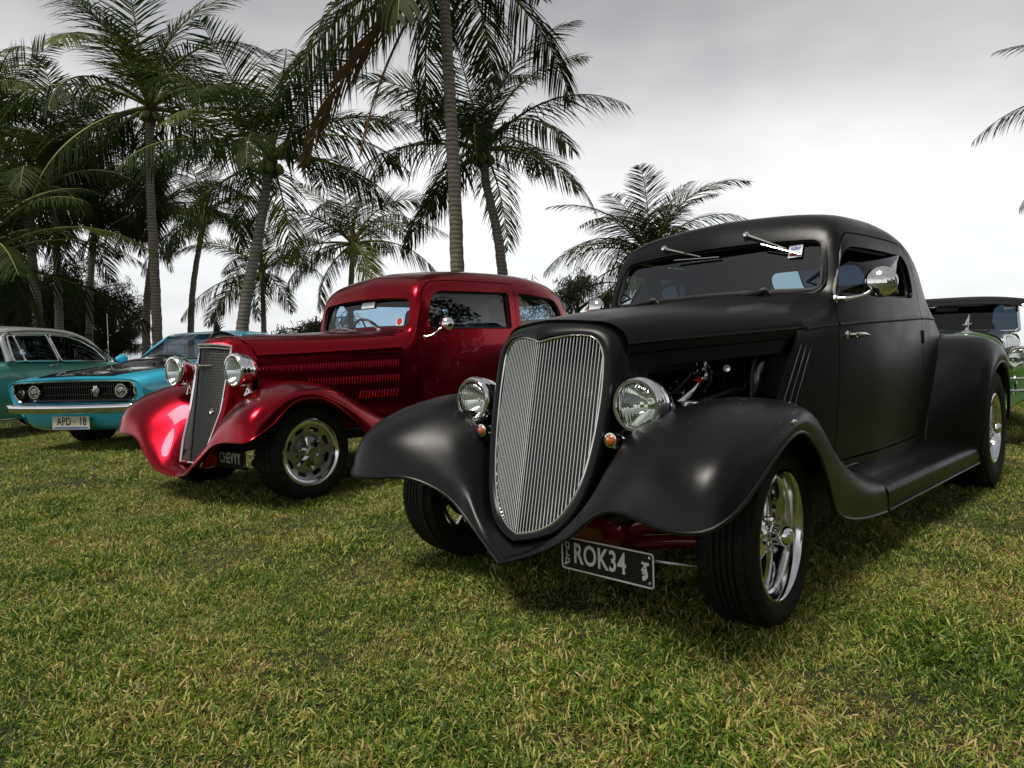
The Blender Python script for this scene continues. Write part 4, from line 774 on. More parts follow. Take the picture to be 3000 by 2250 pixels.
    # radiator shell and V-shaped mesh grille
    hw = lambda z: np.interp(z, [.24, .40, .60, .85, 1.0, 1.06], [.125, .165, .195, .200, .192, .18])
    xc = lambda z: .33+(1.0-z)*.149
    xe = lambda z: np.interp(z, [.24, .40, .60, .85, 1.0, 1.06], [.435, .385, .31, .252, .215, .20])
    def gf(y, z, d=0.): return (xc(z)-(xc(z)-xe(z))*(abs(y)/hw(z))**1.35+d, y, z)
    S = []
    for z in np.linspace(.245, 1.035, 24):
        w_ = hw(z); x = xe(z); yo = np.interp(z, [.24, .45, .65, .85, .95, 1.035], [.17, .215, .25, .268, .270, .238]); xb = np.interp(z, [.24, .45, .65, .85, .95, 1.035], [.34, .25, .17, .10, .085, .11])
        S.append([(x-.015, w_, z), (x+.008, w_+.006, z), (x-.002, w_+.018, z), (x*.55+xb*.45, w_*.45+yo*.55+.010, z), (x*.2+xb*.8, yo+.004, z), (xb, yo, z)])
    S = loft(S, 40, 14)
    for s in (1, -1):
        Q = S if s > 0 else mir(S); V, F = thick(Q, .005, flip=(s < 0)); o = MB().addm(V, F).obj('grille_shell', K, car, sharp=50)
        MB().tube([(xe(z)+.012, s*(hw(z)+.004), z) for z in np.linspace(.245, 1.035, 30)], .009, 8).obj('grille_trim', 'chrome', o)
    rows = []
    for t in np.linspace(-1, 1, 29):
        a = abs(t); y = t*.19; fx = .33-.115*a**1.35; fz = 1.050-.022*a**2.5; by = t*.262; bz = np.interp(a, [0, .3, .65, .9, 1], [1.099, 1.095, 1.077, 1.032, .99]); bx = np.interp(a, [0, .3, .65, .9, 1], [.188, .178, .148, .113, .093])
        rows.append([(fx-.02, y, fz-.012), (fx, y, fz), (fx*.78+bx*.22-.004, y*.8+by*.2, fz*.72+bz*.28+.012), (fx*.4+bx*.6, y*.4+by*.6, fz*.3+bz*.7+.010), (bx, by, bz+.001)])
    V, F = thick(loft(rows, 40, 18, 'nat', 'mono'), .005); sc = MB().addm(V, F).obj('radiator_cap_panel', K, car, sharp=60)
    for dz, r_ in ((.0, .010), (-.020, .006)): MB().tube([(.338-.118*abs(t)**1.35+dz*.3, t*.195, 1.046+dz-.022*abs(t)**2.5) for t in np.linspace(-1, 1, 25)], r_, 8).obj('grille_top_trim', 'chrome', sc)
    gm = MB()
    for k in range(31):
        f_ = (k-15)/15.; gm.tube([gf(f_*hw(z), z) for z in np.linspace(.25, 1.035, 12)], .0014, 4, cap=False)
    for z in np.linspace(.25, 1.035, 76): gm.tube([gf(t*hw(z), z) for t in np.linspace(-1, 1, 13)], .0014, 4, cap=False)
    gmo = gm.obj('grille_mesh', 'mesh_metal', car); gmo['kind'] = 'stuff'
    MB().grid(np.array([[gf(t*hw(z), z, -.014) for t in np.linspace(-1, 1, 13)] for z in np.linspace(.25, 1.04, 8)])).obj('radiator_core', 'plate_black', car)
    MB().tube([gf(0, z, .004) for z in np.linspace(.25, 1.035, 12)], .0055, 8).obj('grille_centre_bar', 'dark_metal', car)
    MB().tube([gf(t*.9*hw(.262), .262, .006) for t in np.linspace(-1, 1, 9)], .007, 6).obj('grille_foot_trim', 'chrome', car)
    zb = .905; MB().tube([gf(-.07, zb, .006), gf(0, zb, .012), gf(.10, zb, .006)], [.002, .008, .002], 8, n=11).box((xc(zb)+.012, 0, zb), (.012, .03, .055), Matrix.Rotation(R(10), 3, 'Y'), .004).obj('grille_badge', 'stainless', car)
    MB().lathe([(.012, 0), (.016, .004), (.012, .010), (.006, .006), (.0005, .006)], 16, o=gf(.13, .60, .004), ax=(1, .5, .1)).obj('crank_hole_ring', 'chrome', car)
    base = MB().tube([(.262, 0, 1.085), (.235, 0, 1.118), (.17, 0, 1.128), (.08, 0, 1.108)], [.008, .014, .012, .004], 10, n=14).obj('hood_ornament', 'dark_metal', car)
    for k in range(6):
        t = k/5; MB().tube([(.235-.02*t, 0, 1.120), (.225-.035*t, .0, 1.175-.03*t), (.195-.03*t, 0, 1.255-.085*t), (.17-.03*t, 0, 1.272-.10*t)], [.003, .009, .008, .002], 6, n=8, flat=.5).obj('wing_feather', 'dark_metal', base)
    # fenders
    A = [
     [(.43, 0, .232), (.46, 0, .232), (.49, 0, .226), (.515, 0, .215), (.533, 0, .202), (.545, 0, .187)],
     [(.40, .10, .235), (.44, .11, .245), (.49, .115, .247), (.53, .12, .238), (.555, .12, .220), (.566, .12, .198)],
     [(.34, .15, .36), (.39, .19, .372), (.45, .22, .362), (.51, .24, .328), (.556, .243, .285), (.578, .237, .240)],
     [(.28, .18, .50), (.34, .25, .515), (.41, .31, .495), (.49, .365, .445), (.548, .392, .392), (.569, .393, .345)],
     [(.22, .22, .60), (.29, .31, .625), (.37, .39, .61), (.47, .46, .555), (.54, .502, .483), (.557, .503, .415)],
     [(.16, .25, .67), (.23, .37, .70), (.32, .47, .695), (.44, .565, .63), (.53, .62, .54), (.556, .622, .440)],
     [(.10, .28, .71), (.17, .43, .745), (.27, .56, .745), (.405, .67, .68), (.52, .735, .575), (.556, .737, .443)],
     [(.04, .305, .725), (.10, .46, .768), (.20, .61, .770), (.35, .745, .708), (.485, .822, .590), (.540, .828, .446)],
     [(-.03, .325, .73), (.02, .48, .775), (.11, .64, .782), (.26, .78, .727), (.41, .853, .620), (.490, .862, .478)],
     [(-.10, .345, .725), (-.06, .49, .770), (.02, .65, .781), (.15, .795, .742), (.30, .863, .668), (.385, .867, .535)],
     [(-.17, .365, .712), (-.14, .50, .755), (-.08, .655, .768), (.03, .795, .745), (.17, .860, .705), (.240, .864, .648)],
     [(-.25, .385, .69), (-.23, .51, .728), (-.18, .66, .740), (-.09, .792, .728), (.03, .853, .703), (.090, .858, .680)],
     [(-.34, .41, .65), (-.32, .53, .682), (-.28, .67, .692), (-.20, .788, .684), (-.09, .846, .660), (-.035, .852, .655)],
     [(-.45, .44, .60), (-.435, .55, .622), (-.40, .68, .628), (-.32, .784, .615), (-.215, .840, .580), (-.165, .845, .592)],
     [(-.58, .475, .54), (-.565, .575, .552), (-.53, .69, .552), (-.45, .782, .532), (-.335, .835, .490), (-.275, .84, .510)],
     [(-.72, .51, .475), (-.705, .60, .482), (-.67, .70, .478), (-.58, .780, .452), (-.44, .830, .405), (-.365, .835, .390)],
     [(-.88, .545, .42), (-.865, .63, .422), (-.83, .715, .412), (-.74, .780, .382), (-.58, .822, .330), (-.44, .828, .290)],
     [(-1.1, .58, .385), (-1.08, .65, .380), (-1.05, .72, .368), (-.98, .780, .340), (-.85, .815, .285), (-.72, .82, .235)],
     [(-1.25, .60, .375), (-1.23, .665, .362), (-1.20, .73, .345), (-1.15, .785, .325), (-1.10, .812, .275), (-1.05, .816, .215)]]
    A = np.array(A)
    A[13, 5, 2] = .585-.005; A[13, 4] = (-.215, .840, .600); A[14, 4] = (-.325, .835, .515); A[14, 5] = (-.275, .84, .495)
    G = loft(A, 90, 26)
    for s in (1, -1):
        Q = G if s > 0 else mir(G); V, F = thick(Q, .004, flip=(s > 0)); fen = MB().addm(V, F).obj('front_fender', K, car, sharp=55)
        MB().tube(Q[:, -1], .006, 8).obj('fender_bead', K, fen)
        rb = [[(x, s*.60, .375), (x, s*.70, .350), (x, s*.795, .322), (x, s*.812, .30), (x, s*.815, .25), (x, s*.812, .215), (x, s*.78, .208)] for x in (-1.15, -1.8, -2.4)]
        V, F = thick(loft(rb, 10, 20, 'nat', 'mono'), .004, flip=(s < 0)); MB().addm(V, F).obj('running_board', K, car, sharp=50)
        B = [[(-2.12, .64, .36), (-2.2, .70, .34), (-2.3, .76, .32), (-2.38, .81, .30), (-2.42, .832, .27), (-2.44, .838, .24)],
             [(-2.2, .65, .60), (-2.26, .71, .61), (-2.34, .79, .61), (-2.42, .84, .60), (-2.47, .855, .585), (-2.49, .852, .56)],
             [(-2.42, .65, .84), (-2.5, .72, .84), (-2.58, .80, .81), (-2.66, .845, .76), (-2.7, .855, .72), (-2.72, .852, .69)],
             [(-2.85, .63, .90), (-2.9, .72, .885), (-2.93, .80, .84), (-2.94, .845, .78), (-2.93, .855, .73), (-2.92, .852, .69)],
             [(-3.25, .58, .75), (-3.28, .70, .73), (-3.27, .79, .69), (-3.22, .84, .63), (-3.17, .85, .57), (-3.14, .846, .53)],
             [(-3.5, .54, .45), (-3.5, .68, .44), (-3.47, .78, .42), (-3.4, .83, .39), (-3.32, .842, .36), (-3.27, .84, .34)]]
        Q = loft(B, 36, 20); Q = Q if s > 0 else mir(Q); V, F = thick(Q, .004, flip=(s > 0)); MB().addm(V, F).obj('rear_fender', K, car, sharp=55)
        headlight(car, (.335, s*.39, .868), .098, length=.175, lens='glass_clear')
        br = MB().tube([(.22, s*.37, .70), (.22, s*.38, .745), (.22, s*.388, .79)], [.034, .016, .022], 12, n=10).obj('lamp_stand', 'chrome', car)
        MB().tube([(.18, s*.26, .70), (.20, s*.31, .71), (.22, s*.37, .725)], .012, 8, n=8).obj('lamp_brace', 'chrome', br)
        MB().tube([(.40, s*.10, .31), (.2, s*.28, .36), (-.3, s*.40, .37), (-1.0, s*.48, .36), (-2.6, s*.50, .36)], .04, 8, n=18).obj('frame_rail', 'dark_metal', car)
        MB().tube([(.10, s*.20, .22), (.05, s*.40, .25), (.0, s*.58, .26)], [.028, .024, .018], 10, n=8).obj('suspension_arm', 'dark_metal', car)
    round_mirror(car, [(-1.20, surf_y(P, -1.2, 1.09)+.01, 1.075), (-1.23, .66, 1.085), (-1.29, .69, 1.13), (-1.33, .71, 1.155)], (-1.345, .72, 1.175), .058, (.93, .30, .1))
    hy = surf_y(P, -2.28, .97); MB().tube([(-2.25, hy, .965), (-2.25, hy+.045, .965), (-2.29, hy+.05, .968), (-2.36, hy+.048, .965)], [.010, .012, .010, .006], 8, n=12).obj('door_handle', 'chrome', doors.get(1, body))
    for x, r_, y in ((0, .313, .717), (-2.86, .36, .80)):
        for s in (1, -1): add_wheel(car, slot_wheel, x, s*y, r_, .19 if x == 0 else .25, spin=(13 if s > 0 else 40))
    o, ex = (.36, .325, .298), (0, 1, 0); pb = plate(car, o, ex, .40, .106, 'plate_black', 'plate_black')
    letters(pb, 'CHEVYY', .098, o, ex, (.018, .0), 'plate_white', bold=.0012, sx=.64, spacing=1.08)
    for i, ch in enumerate('QLD'): letters(pb, ch, .024, o, ex, (-.178, .028-.028*i), 'plate_white', sx=.9)
    MB().tube([(.345, .14, .24), (.345, .52, .24)], .010, 6).tube([(.345, .2, .24), (.20, .22, .30)], .010, 6).obj('plate_bracket', 'dark_metal', car)
    pts, nr = scatter_on(P, 90, lambda p, n: p[2] > 1.52 and n[2] > .7); droplets(car, 'rain_beads', pts, nr)
    return car
red_sedan()
# ---------------------------------------------------------------- the three cars further off
def plain_wheel(parent, r, w, lip=.19, cap='chrome'):
    make_tyre(parent, r, w, lip)
    MB().lathe([(lip, -.014), (lip+.002, -.002), (lip-.008, .0), (lip-.016, -.012), (lip-.03, -.03), (lip-.034, -w+.03)], 40).obj('rim', 'alloy', parent)
    MB().lathe([(lip-.028, -.03), (lip-.05, -.022), (.09, -.012), (.05, -.004), (.0005, 0)], 32).obj('hubcap', cap, parent)
def sheet(name, rows, m, parent, nu=24, nv=20, t=.005, flip=False, ku='nat', kv='nat', label=None):
    V, F = thick(loft(rows, nu, nv, ku, kv), t, flip); return MB().addm(V, F).obj(name, m, parent, sharp=50, label=label)
def pony_coupe():
    car = empty('sports_coupe', LAWN @ Matrix.Translation((-.688, -7.40, 0)) @ Matrix.Rotation(.525, 4, 'Z'))
    tag(car, 'bright sky blue sports coupe with black bonnet and wide black grille', 'car', 'vintage cars parked on the lawn')
    K = 'sky_blue_paint'; yz = lambda x, L: [(x, a, b) for a, b in L]
    S = [
     [(.90, .74, .40), (.915, .82, .50), (.93, .865, .60), (.955, .872, .70), (.975, .845, .765), (.985, .70, .785), (1.005, .35, .795), (1.015, 0, .80)],
     [(.88, .78, .34), (.885, .85, .48), (.89, .885, .60), (.90, .888, .70), (.90, .862, .785), (.90, .70, .812), (.90, .35, .825), (.90, 0, .83)],
     yz(.6, [(.83, .28), (.885, .45), (.905, .62), (.90, .74), (.868, .83), (.70, .850), (.35, .868), (0, .872)]),
     yz(.0, [(.84, .25), (.90, .45), (.915, .62), (.90, .78), (.862, .88), (.70, .905), (.35, .925), (0, .93)]),
     yz(-.6, [(.84, .25), (.90, .45), (.915, .62), (.895, .82), (.85, .93), (.70, .965), (.35, .985), (0, .99)]),
     yz(-1.6, [(.84, .25), (.90, .45), (.915, .62), (.895, .82), (.85, .94), (.70, .955), (.35, .96), (0, .96)]),
     yz(-2.8, [(.84, .28), (.90, .47), (.915, .64), (.89, .84), (.83, .95), (.68, .97), (.35, .98), (0, .98)]),
     yz(-3.7, [(.76, .40), (.84, .50), (.86, .62), (.84, .78), (.78, .88), (.62, .90), (.3, .91), (0, .91)])]
    P, (V, F) = body_shell(S, 70, 30)
    cuts = []
    for x in (0, -2.74):
        a = np.linspace(0, 2*math.pi, 28, endpoint=False); L = np.c_[x+.37*np.cos(a), .33+.37*np.sin(a)]
        cuts.append(prism_xz(L, .55, 1.1)); cuts.append(prism_xz(L, -1.1, -.55))
    V, F = boolean(V, F, cuts); body = MB().addm(V, F).obj('body', K, car, sharp=45)
    op = round_poly([(-.815, .66), (-.755, .552), (.755, .552), (.815, .66), (.775, .768), (.35, .780), (0, .783), (-.35, .780), (-.775, .768)], [.05, .06, .06, .05, .04, .1, .1, .1, .04], 5)
    outl = round_poly([(-.868, .62), (-.82, .50), (.82, .50), (.868, .62), (.86, .745), (.70, .788), (0, .803), (-.70, .788), (-.86, .745)], [.06, .05, .05, .06, .05, .05, .1, .05, .05], 5)
    fx = lambda y, z: .915+.06*(z-.5)/.3+.03*(1-(y/.87)**2)
    k = 200
    def res(L): L = np.vstack([L, L[:1]]); d = np.r_[0, np.cumsum(np.linalg.norm(np.diff(L, axis=0), axis=1))]; s = np.linspace(0, d[-1], k, endpoint=False); return np.c_[np.interp(s, d, L[:, 0]), np.interp(s, d, L[:, 1])]
    A, B = res(outl), res(op)
    rings = [[(fx(*p)-.005, *p) for p in A], [(fx(*p)+.004, *p) for p in A*.5+B*.5], [(fx(*p), *p) for p in B]]
    MB().grid(np.array(rings), cv=True).obj('front_panel', K, car); MB().grid(np.array([[(fx(*p)-.002, *p) for p in B], [(fx(*p)-.10, *p) for p in B*[.97, 1]]]), cv=True).obj('grille_bucket', 'gloss_black', car)
    MB().tube([(fx(*p)+.006, *p) for p in B], .008, 6, closed=True).obj('grille_trim', 'chrome', car)
    gr = MB().grid(np.array([[(.85, y, z) for y in np.linspace(-.82, .82, 9)] for z in (.54, .66, .80)])).obj('grille', 'gloss_black', car)
    for y in np.linspace(-.66, .66, 45): MB().box((.865, y, .672), (.02, .006, .19)).obj('grille_fin', 'gloss_black', gr)
    for z in (.63, .715): MB().box((.872, 0, z), (.012, 1.4, .006)).obj('grille_bar', 'gloss_black', gr)
    for s in (1, -1):
        headlight(car, (.915, s*.576, .668), .066, ring='stainless', bucket='gloss_black', length=.1)
        headlight(car, (.905, s*.800, .665), .062, ring='stainless', bucket='gloss_black', length=.1)
    em = MB()
    for y in (-.018, 0, .018): em.box((.905, .24+y, .668), (.008, .011, .115), None, .002)
    em.tube([(.915, .19, .690), (.918, .215, .678), (.918, .245, .680), (.918, .275, .694), (.915, .295, .682)], [.005, .010, .014, .010, .004], 8, n=14)
    for a, b in (((.915, .22, .675), (.915, .195, .645)), ((.915, .225, .67), (.915, .232, .638)), ((.915, .262, .672), (.915, .285, .645)), ((.915, .268, .675), (.915, .30, .662))): em.tube([a, b], [.006, .002], 6)
    em.obj('grille_emblem', 'stainless', car)
    bump = [(.78, -.955, .500), (.93, -.93, .497), (1.005, -.80, .493), (1.045, -.4, .488), (1.06, 0, .486), (1.045, .4, .488), (1.005, .80, .493), (.93, .93, .497), (.78, .955, .500)]
    C = spl(bump, 50); rows = [[(c[0]-.02, c[1], c[2]+.045), (c[0]+.015, c[1], c[2]+.040), (c[0]+.030, c[1], c[2]+.018), (c[0]+.026, c[1], c[2]-.012), (c[0]+.012, c[1], c[2]-.040), (c[0]-.02, c[1], c[2]-.052)] for c in C]
    V, F = thick(loft(rows, 50, 18), .003); MB().addm(V, F).obj('front_bumper', 'chrome', car)
    rows = [[(x, y, .44), (x-.02, y, .37), (x-.07, y, .30), (x-.15, y*.97, .245), (x-.30, y*.95, .225)] for x, y in ((.80, -.85), (.93, -.70), (.975, -.35), (.985, 0), (.975, .35), (.93, .70), (.80, .85))]
    sheet('front_valance', rows, K, car, 30, 14, flip=True)
    # black bonnet panel and scoop
    hr = [[(x, y, z+.016) for y, z in zip(np.linspace(-w_, w_, 9), [zc-d*(abs(t)**2.2) for t in np.linspace(-1, 1, 9)])] for x, w_, zc, d in ((.93, .50, .828, .014), (.6, .60, .873, .016), (.0, .64, .931, .018), (-.56, .66, .988, .020))]
    hood = sheet('hood_panel', hr, 'gloss_black', car, 20, 18, flip=True)
    sr = [[(x, -w_, z0), (x, -w_*.9, z0+h*.55), (x, -w_*.6, z0+h*.95), (x, 0, z0+h), (x, w_*.6, z0+h*.95), (x, w_*.9, z0+h*.55), (x, w_, z0)] for x, w_, z0, h in ((.10, .27, .925, .012), (.02, .30, .93, .055), (-.25, .31, .945, .085), (-.50, .29, .97, .075), (-.56, .26, .98, .02))]
    scp = sheet('hood_scoop', sr, 'gloss_black', hood, 22, 20, flip=True)
    for y in (-.22, .22): MB().box((.06, y, .95), (.03, .10, .03), None, .006).obj('scoop_inlet', 'trim_dark', scp)
    for x in (-.10, -.28): MB().box((x, .315, .985), (.11, .006, .028), Matrix.Rotation(R(-22), 3, 'X'), .002).obj('scoop_badge', 'sticker_white', scp)
    for s in (1, -1): MB().lathe([(.02, -.01), (.02, .008), (.012, .014), (.0005, .015)], 12, o=(.62, s*.45, .868), ax=(0, 0, 1)).obj('hood_pin', 'chrome', hood)
    # greenhouse
    base = spl([(-.82, -.80, .955), (-.62, -.62, .985), (-.54, -.3, 1.0), (-.52, 0, 1.005), (-.54, .3, 1.0), (-.62, .62, .985), (-.82, .80, .955)], 25)
    head = spl([(-1.17, -.60, 1.30), (-1.10, -.48, 1.325), (-1.06, -.25, 1.342), (-1.05, 0, 1.348), (-1.06, .25, 1.342), (-1.10, .48, 1.325), (-1.17, .60, 1.30)], 25)
    ws = MB().grid(np.array([base*(1-t)+head*t+np.array([.02*math.sin(math.pi*t), 0, 0]) for t in np.linspace(0, 1, 8)])).obj('windscreen', 'glass_tint', car)
    for e, m_ in ((0, 'stainless'), (-1, 'stainless')): MB().tube([base[e], base[e]*.5+head[e]*.5+np.array([.02, 0, 0]), head[e]], [.022, .02, .02], 8, n=8).obj('windscreen_pillar', K, car); 
    MB().tube(head+np.array([.012, 0, -.006]), .012, 8).obj('header_trim', 'stainless', ws); MB().tube(base+np.array([.01, 0, .004]), .010, 8).obj('cowl_trim', 'trim_dark', ws)
    rr = [list(head[::4]+np.array([-.005, 0, .012]))]+[[(x, y*w_, z-.075*abs(y)**3) for y in np.linspace(-1, 1, 7)] for x, w_, z in ((-1.4, .615, 1.385), (-1.9, .60, 1.385), (-2.3, .57, 1.35), (-2.7, .55, 1.25), (-3.1, .60, 1.05), (-3.3, .62, .97))]
    sheet('roof', rr, K, car, 30, 22, t=.02, flip=True)
    for s in (1, -1):
        MB().grid(np.array([[(-.86, s*.83, .955), (-1.16, s*.62, 1.30)], [(-1.5, s*.85, .955), (-1.6, s*.63, 1.325)], [(-2.1, s*.85, .955), (-2.2, s*.60, 1.29)], [(-2.75, s*.80, .965), (-2.6, s*.56, 1.19)]])).obj('side_window', 'glass_dark', car)
    mr = MB().lathe([(.0005, -.11), (.03, -.095), (.055, -.04), (.062, .02), (.055, .04)], 20, o=(-.78, -.98, 1.03), ax=(-1, 0, 0)).tube([(-.78, -.87, .95), (-.78, -.93, .99)], .018, 8).obj('side_mirror', K, car); MB().lathe([(.0005, .038), (.055, .038)], 20, o=(-.78, -.98, 1.03), ax=(-1, 0, 0)).obj('mirror_glass', 'chrome', mr)
    seat(car, -1.6, .36, .52, 'trim_dark', .6); seat(car, -1.6, -.36, .52, 'trim_dark', .6); steering(car, (-1.05, -.36, .93), .19)
    MB().box((-1.5, 0, .4), (1.6, 1.5, .05), None, .01).obj('floor_pan', 'trim_dark', car); MB().box((-.85, 0, .90), (.3, 1.5, .12), None, .04).obj('dashboard', 'trim_dark', car)
    for x in (0, -2.74):
        for s in (1, -1): add_wheel(car, plain_wheel, x, s*.83, .33, .22)
    o, ex = (1.01, 0, .335), (0, 1, 0); pb = plate(car, o, ex, .49, .138, 'plate_cream', 'plate_cream')
    letters(pb, 'APD', .12, o, ex, (-.09, .012), 'plate_black', bold=.0018, sx=.80, spacing=1.05); letters(pb, '18', .12, o, ex, (.155, .012), 'plate_black', bold=.0018, sx=.80, spacing=1.05)
    V_ = place(np.array([(u, v, .0012) for u, v in ((-.23, -.064), (.23, -.064), (.23, -.046), (-.23, -.046))]), o, ex, (0, 0, 1)); MB().addm(V_, [(0, 1, 2, 3)]).obj('plate_strip', 'sticker_blue', pb, smooth=False)
    MB().lathe([(.0005, .002), (.011, .002), (.011, .0)], 8, o=(o[0], .042, o[2]+.012), ax=(1, 0, 0)).obj('plate_crest', 'sticker_red', pb)
pony_coupe()
def family_sedan():
    car = empty('family_sedan', LAWN @ Matrix.Translation((1.32, -10.013, 0)) @ Matrix.Rotation(.584, 4, 'Z'))
    tag(car, 'sea green 1950s sedan with silver roof parked behind the sky blue coupe', 'car', 'vintage cars parked on the lawn')
    K = 'sea_green_paint'; yz = lambda x, L: [(x, a, b) for a, b in L]
    S = [
     yz(.75, [(.72, .40), (.80, .50), (.82, .65), (.80, .82), (.74, .92), (.58, .96), (.3, .98), (0, .985)]),
     yz(.4, [(.80, .30), (.86, .45), (.875, .65), (.86, .84), (.80, .95), (.62, .985), (.3, 1.0), (0, 1.005)]),
     yz(-.4, [(.81, .26), (.865, .45), (.88, .65), (.87, .85), (.82, .985), (.66, 1.02), (.3, 1.03), (0, 1.035)]),
     yz(-1.0, [(.81, .25), (.868, .45), (.882, .65), (.875, .86), (.83, 1.0), (.74, 1.04), (.3, 1.045), (0, 1.045)]),
     yz(-1.7, [(.81, .25), (.868, .45), (.882, .65), (.875, .86), (.83, 1.0), (.74, 1.035), (.3, 1.04), (0, 1.04)]),
     yz(-2.4, [(.80, .26), (.862, .45), (.878, .65), (.875, .86), (.84, .99), (.72, 1.02), (.3, 1.03), (0, 1.03)]),
     yz(-3.2, [(.76, .32), (.83, .48), (.85, .66), (.85, .85), (.82, .95), (.66, .97), (.3, .98), (0, .98)]),
     yz(-3.75, [(.66, .42), (.74, .52), (.77, .66), (.77, .80), (.73, .87), (.58, .88), (.3, .885), (0, .885)])]
    P, (V, F) = body_shell(S, 60, 30); cuts = []
    for x in (0, -2.67):
        a = np.linspace(0, 2*math.pi, 28, endpoint=False); L = np.c_[x+.35*np.cos(a), .33+.35*np.sin(a)]; cuts += [prism_xz(L, .55, 1.1), prism_xz(L, -1.1, -.55)]
    V, F = boolean(V, F, cuts); body = MB().addm(V, F).obj('body', K, car, sharp=45)
    # roof and pillars
    yo = .66
    rr = [[(x, t*w_, z-.075*abs(t)**2.6-(.06 if abs(t) > .99 else 0)) for t in (-1, -.93, -.7, -.35, 0, .35, .7, .93, 1)] for x, w_, z in ((-.78, .61, 1.50), (-.95, .65, 1.545), (-1.4, .67, 1.575), (-1.9, .665, 1.565), (-2.2, .655, 1.525), (-2.45, .655, 1.43), (-2.65, .665, 1.29), (-2.82, .69, 1.10), (-2.90, .70, 1.02))]
    sheet('roof', rr, 'silver_grey_paint', car, 40, 30, t=.02, flip=True)
    for s in (1, -1):
        ax = lambda x, z: s*(.845-.20*(z-1.02)/.45)
        w = {'vent_window': [(-.88, 1.055), (-1.04, 1.055), (-1.02, 1.405), (-.93, 1.40)], 'front_door_window': [(-1.06, 1.055), (-1.60, 1.05), (-1.57, 1.425), (-1.035, 1.41)], 'rear_door_window': [(-1.66, 1.05), (-2.50, 1.035), (-2.36, 1.22), (-2.15, 1.345), (-1.92, 1.41), (-1.63, 1.425)]}
        for nm, L in w.items():
            Lr = round_poly(L, .03, 4); c = Lr.mean(0); MB().grid(np.array([[(p[0], ax(*p), p[1]) for p in c+(Lr-c)*q] for q in (1.0, .6, .3, 0)]), cv=True).obj(nm, 'glass_smoke', car, sharp=180)
            MB().tube([(p[0], ax(*p)+s*.004, p[1]) for p in off2(Lr, .008)], .013, 6, closed=True).obj('window_frame', 'stainless', car)
        MB().tube([(-.80, s*.84, 1.04), (-.80, s*.80, 1.15), (-.86, s*.68, 1.40), (-1.0, s*.64, 1.47)], [.05, .035, .03, .03], 8, n=12).obj('windscreen_pillar', 'silver_grey_paint', car)
        drip = spl([(-.80, s*.665, 1.435), (-1.2, s*.69, 1.475), (-1.7, s*.69, 1.475), (-2.1, s*.685, 1.42), (-2.4, s*.69, 1.30), (-2.62, s*.74, 1.13), (-2.7, s*.77, 1.03)], 30); MB().tube(drip, .012, 6).obj('drip_rail', 'chrome', car)
        MB().tube([(x, s*(surf_y(P, x, z)+.006), z) for x, z in ((.5, .82), (-.3, .835), (-1.2, .825), (-2.0, .80), (-2.9, .77))], .011, 6, n=20, flat=.6).obj('side_moulding', 'chrome', body)
        MB().tube([(x, s*(surf_y(P, x, .27)+.004), .262) for x in (-.4, -1.2, -2.25)], .012, 6, n=10).obj('sill_moulding', 'chrome', body)
        for x in (-.86, -1.62, -2.28): MB().tube([(x, s*(surf_y(P, x, z)+.0005), z) for z in np.linspace(.30, .98, 9)], .003, 4).obj('door_gap', 'seal', body)
        y = surf_y(P, -1.5, .975); MB().tube([(-1.44, s*(y+.01), .975), (-1.46, s*(y+.035), .978), (-1.54, s*(y+.038), .978), (-1.58, s*(y+.012), .975)], [.012, .012, .010, .010], 8, n=12).obj('door_handle', 'chrome', body)
        y = surf_y(P, -1.05, 1.03); m_ = MB().lathe([(.06, 0), (.035, .02), (.012, .05), (.012, .08)], 18, o=(-1.05, s*(y+.02), 1.03), ax=(0, 0, 1)).obj('side_mirror', 'chrome', car)
        MB().lathe([(.0005, -.05), (.04, -.045), (.068, -.015), (.072, .01), (.066, .02), (.0005, .018)], 24, o=(-1.06, s*(y+.03), 1.15), ax=(-.9, -s*.1, 0)).obj('mirror_shell', 'chrome', m_)
    MB().grid(np.array([[(-.62, y, 1.04), (-.72, y, 1.22), (-.84, y*.92, 1.43)] for y in np.linspace(-.74, .74, 11)])).obj('windscreen', 'glass_tint', car)
    MB().tube([(-2.68, .74, 1.00), (-2.70, .74, 1.42), (-2.71, .74, 1.80)], [.006, .004, .003], 6).obj('aerial', 'stainless', car)
    seat(car, -1.5, 0, .62, 'interior_tan', .5, 1.2); seat(car, -2.2, 0, .62, 'interior_tan', .5, 1.2)
    MB().box((-1.6, 0, .45), (2.2, 1.4, .05), None, .01).obj('floor_pan', 'trim_dark', car)
    MB().tube([(.80, -.80, .45), (.92, -.5, .45), (.95, 0, .45), (.92, .5, .45), (.80, .80, .45)], .055, 10, n=20).obj('front_bumper', 'chrome', car); MB().tube([(-3.75, -.75, .48), (-3.88, 0, .48), (-3.75, .75, .48)], .055, 10, n=16).obj('rear_bumper', 'chrome', car)
    for s in (1, -1): headlight(car, (.80, s*.64, .80), .085, bucket='sea_green_paint', length=.15)
    MB().box((.76, 0, .66), (.05, .9, .22), None, .02).obj('grille', 'stainless', car)
    for x in (0, -2.67):
        for s in (1, -1): add_wheel(car, plain_wheel, x, s*.80, .33, .18)
family_sedan()
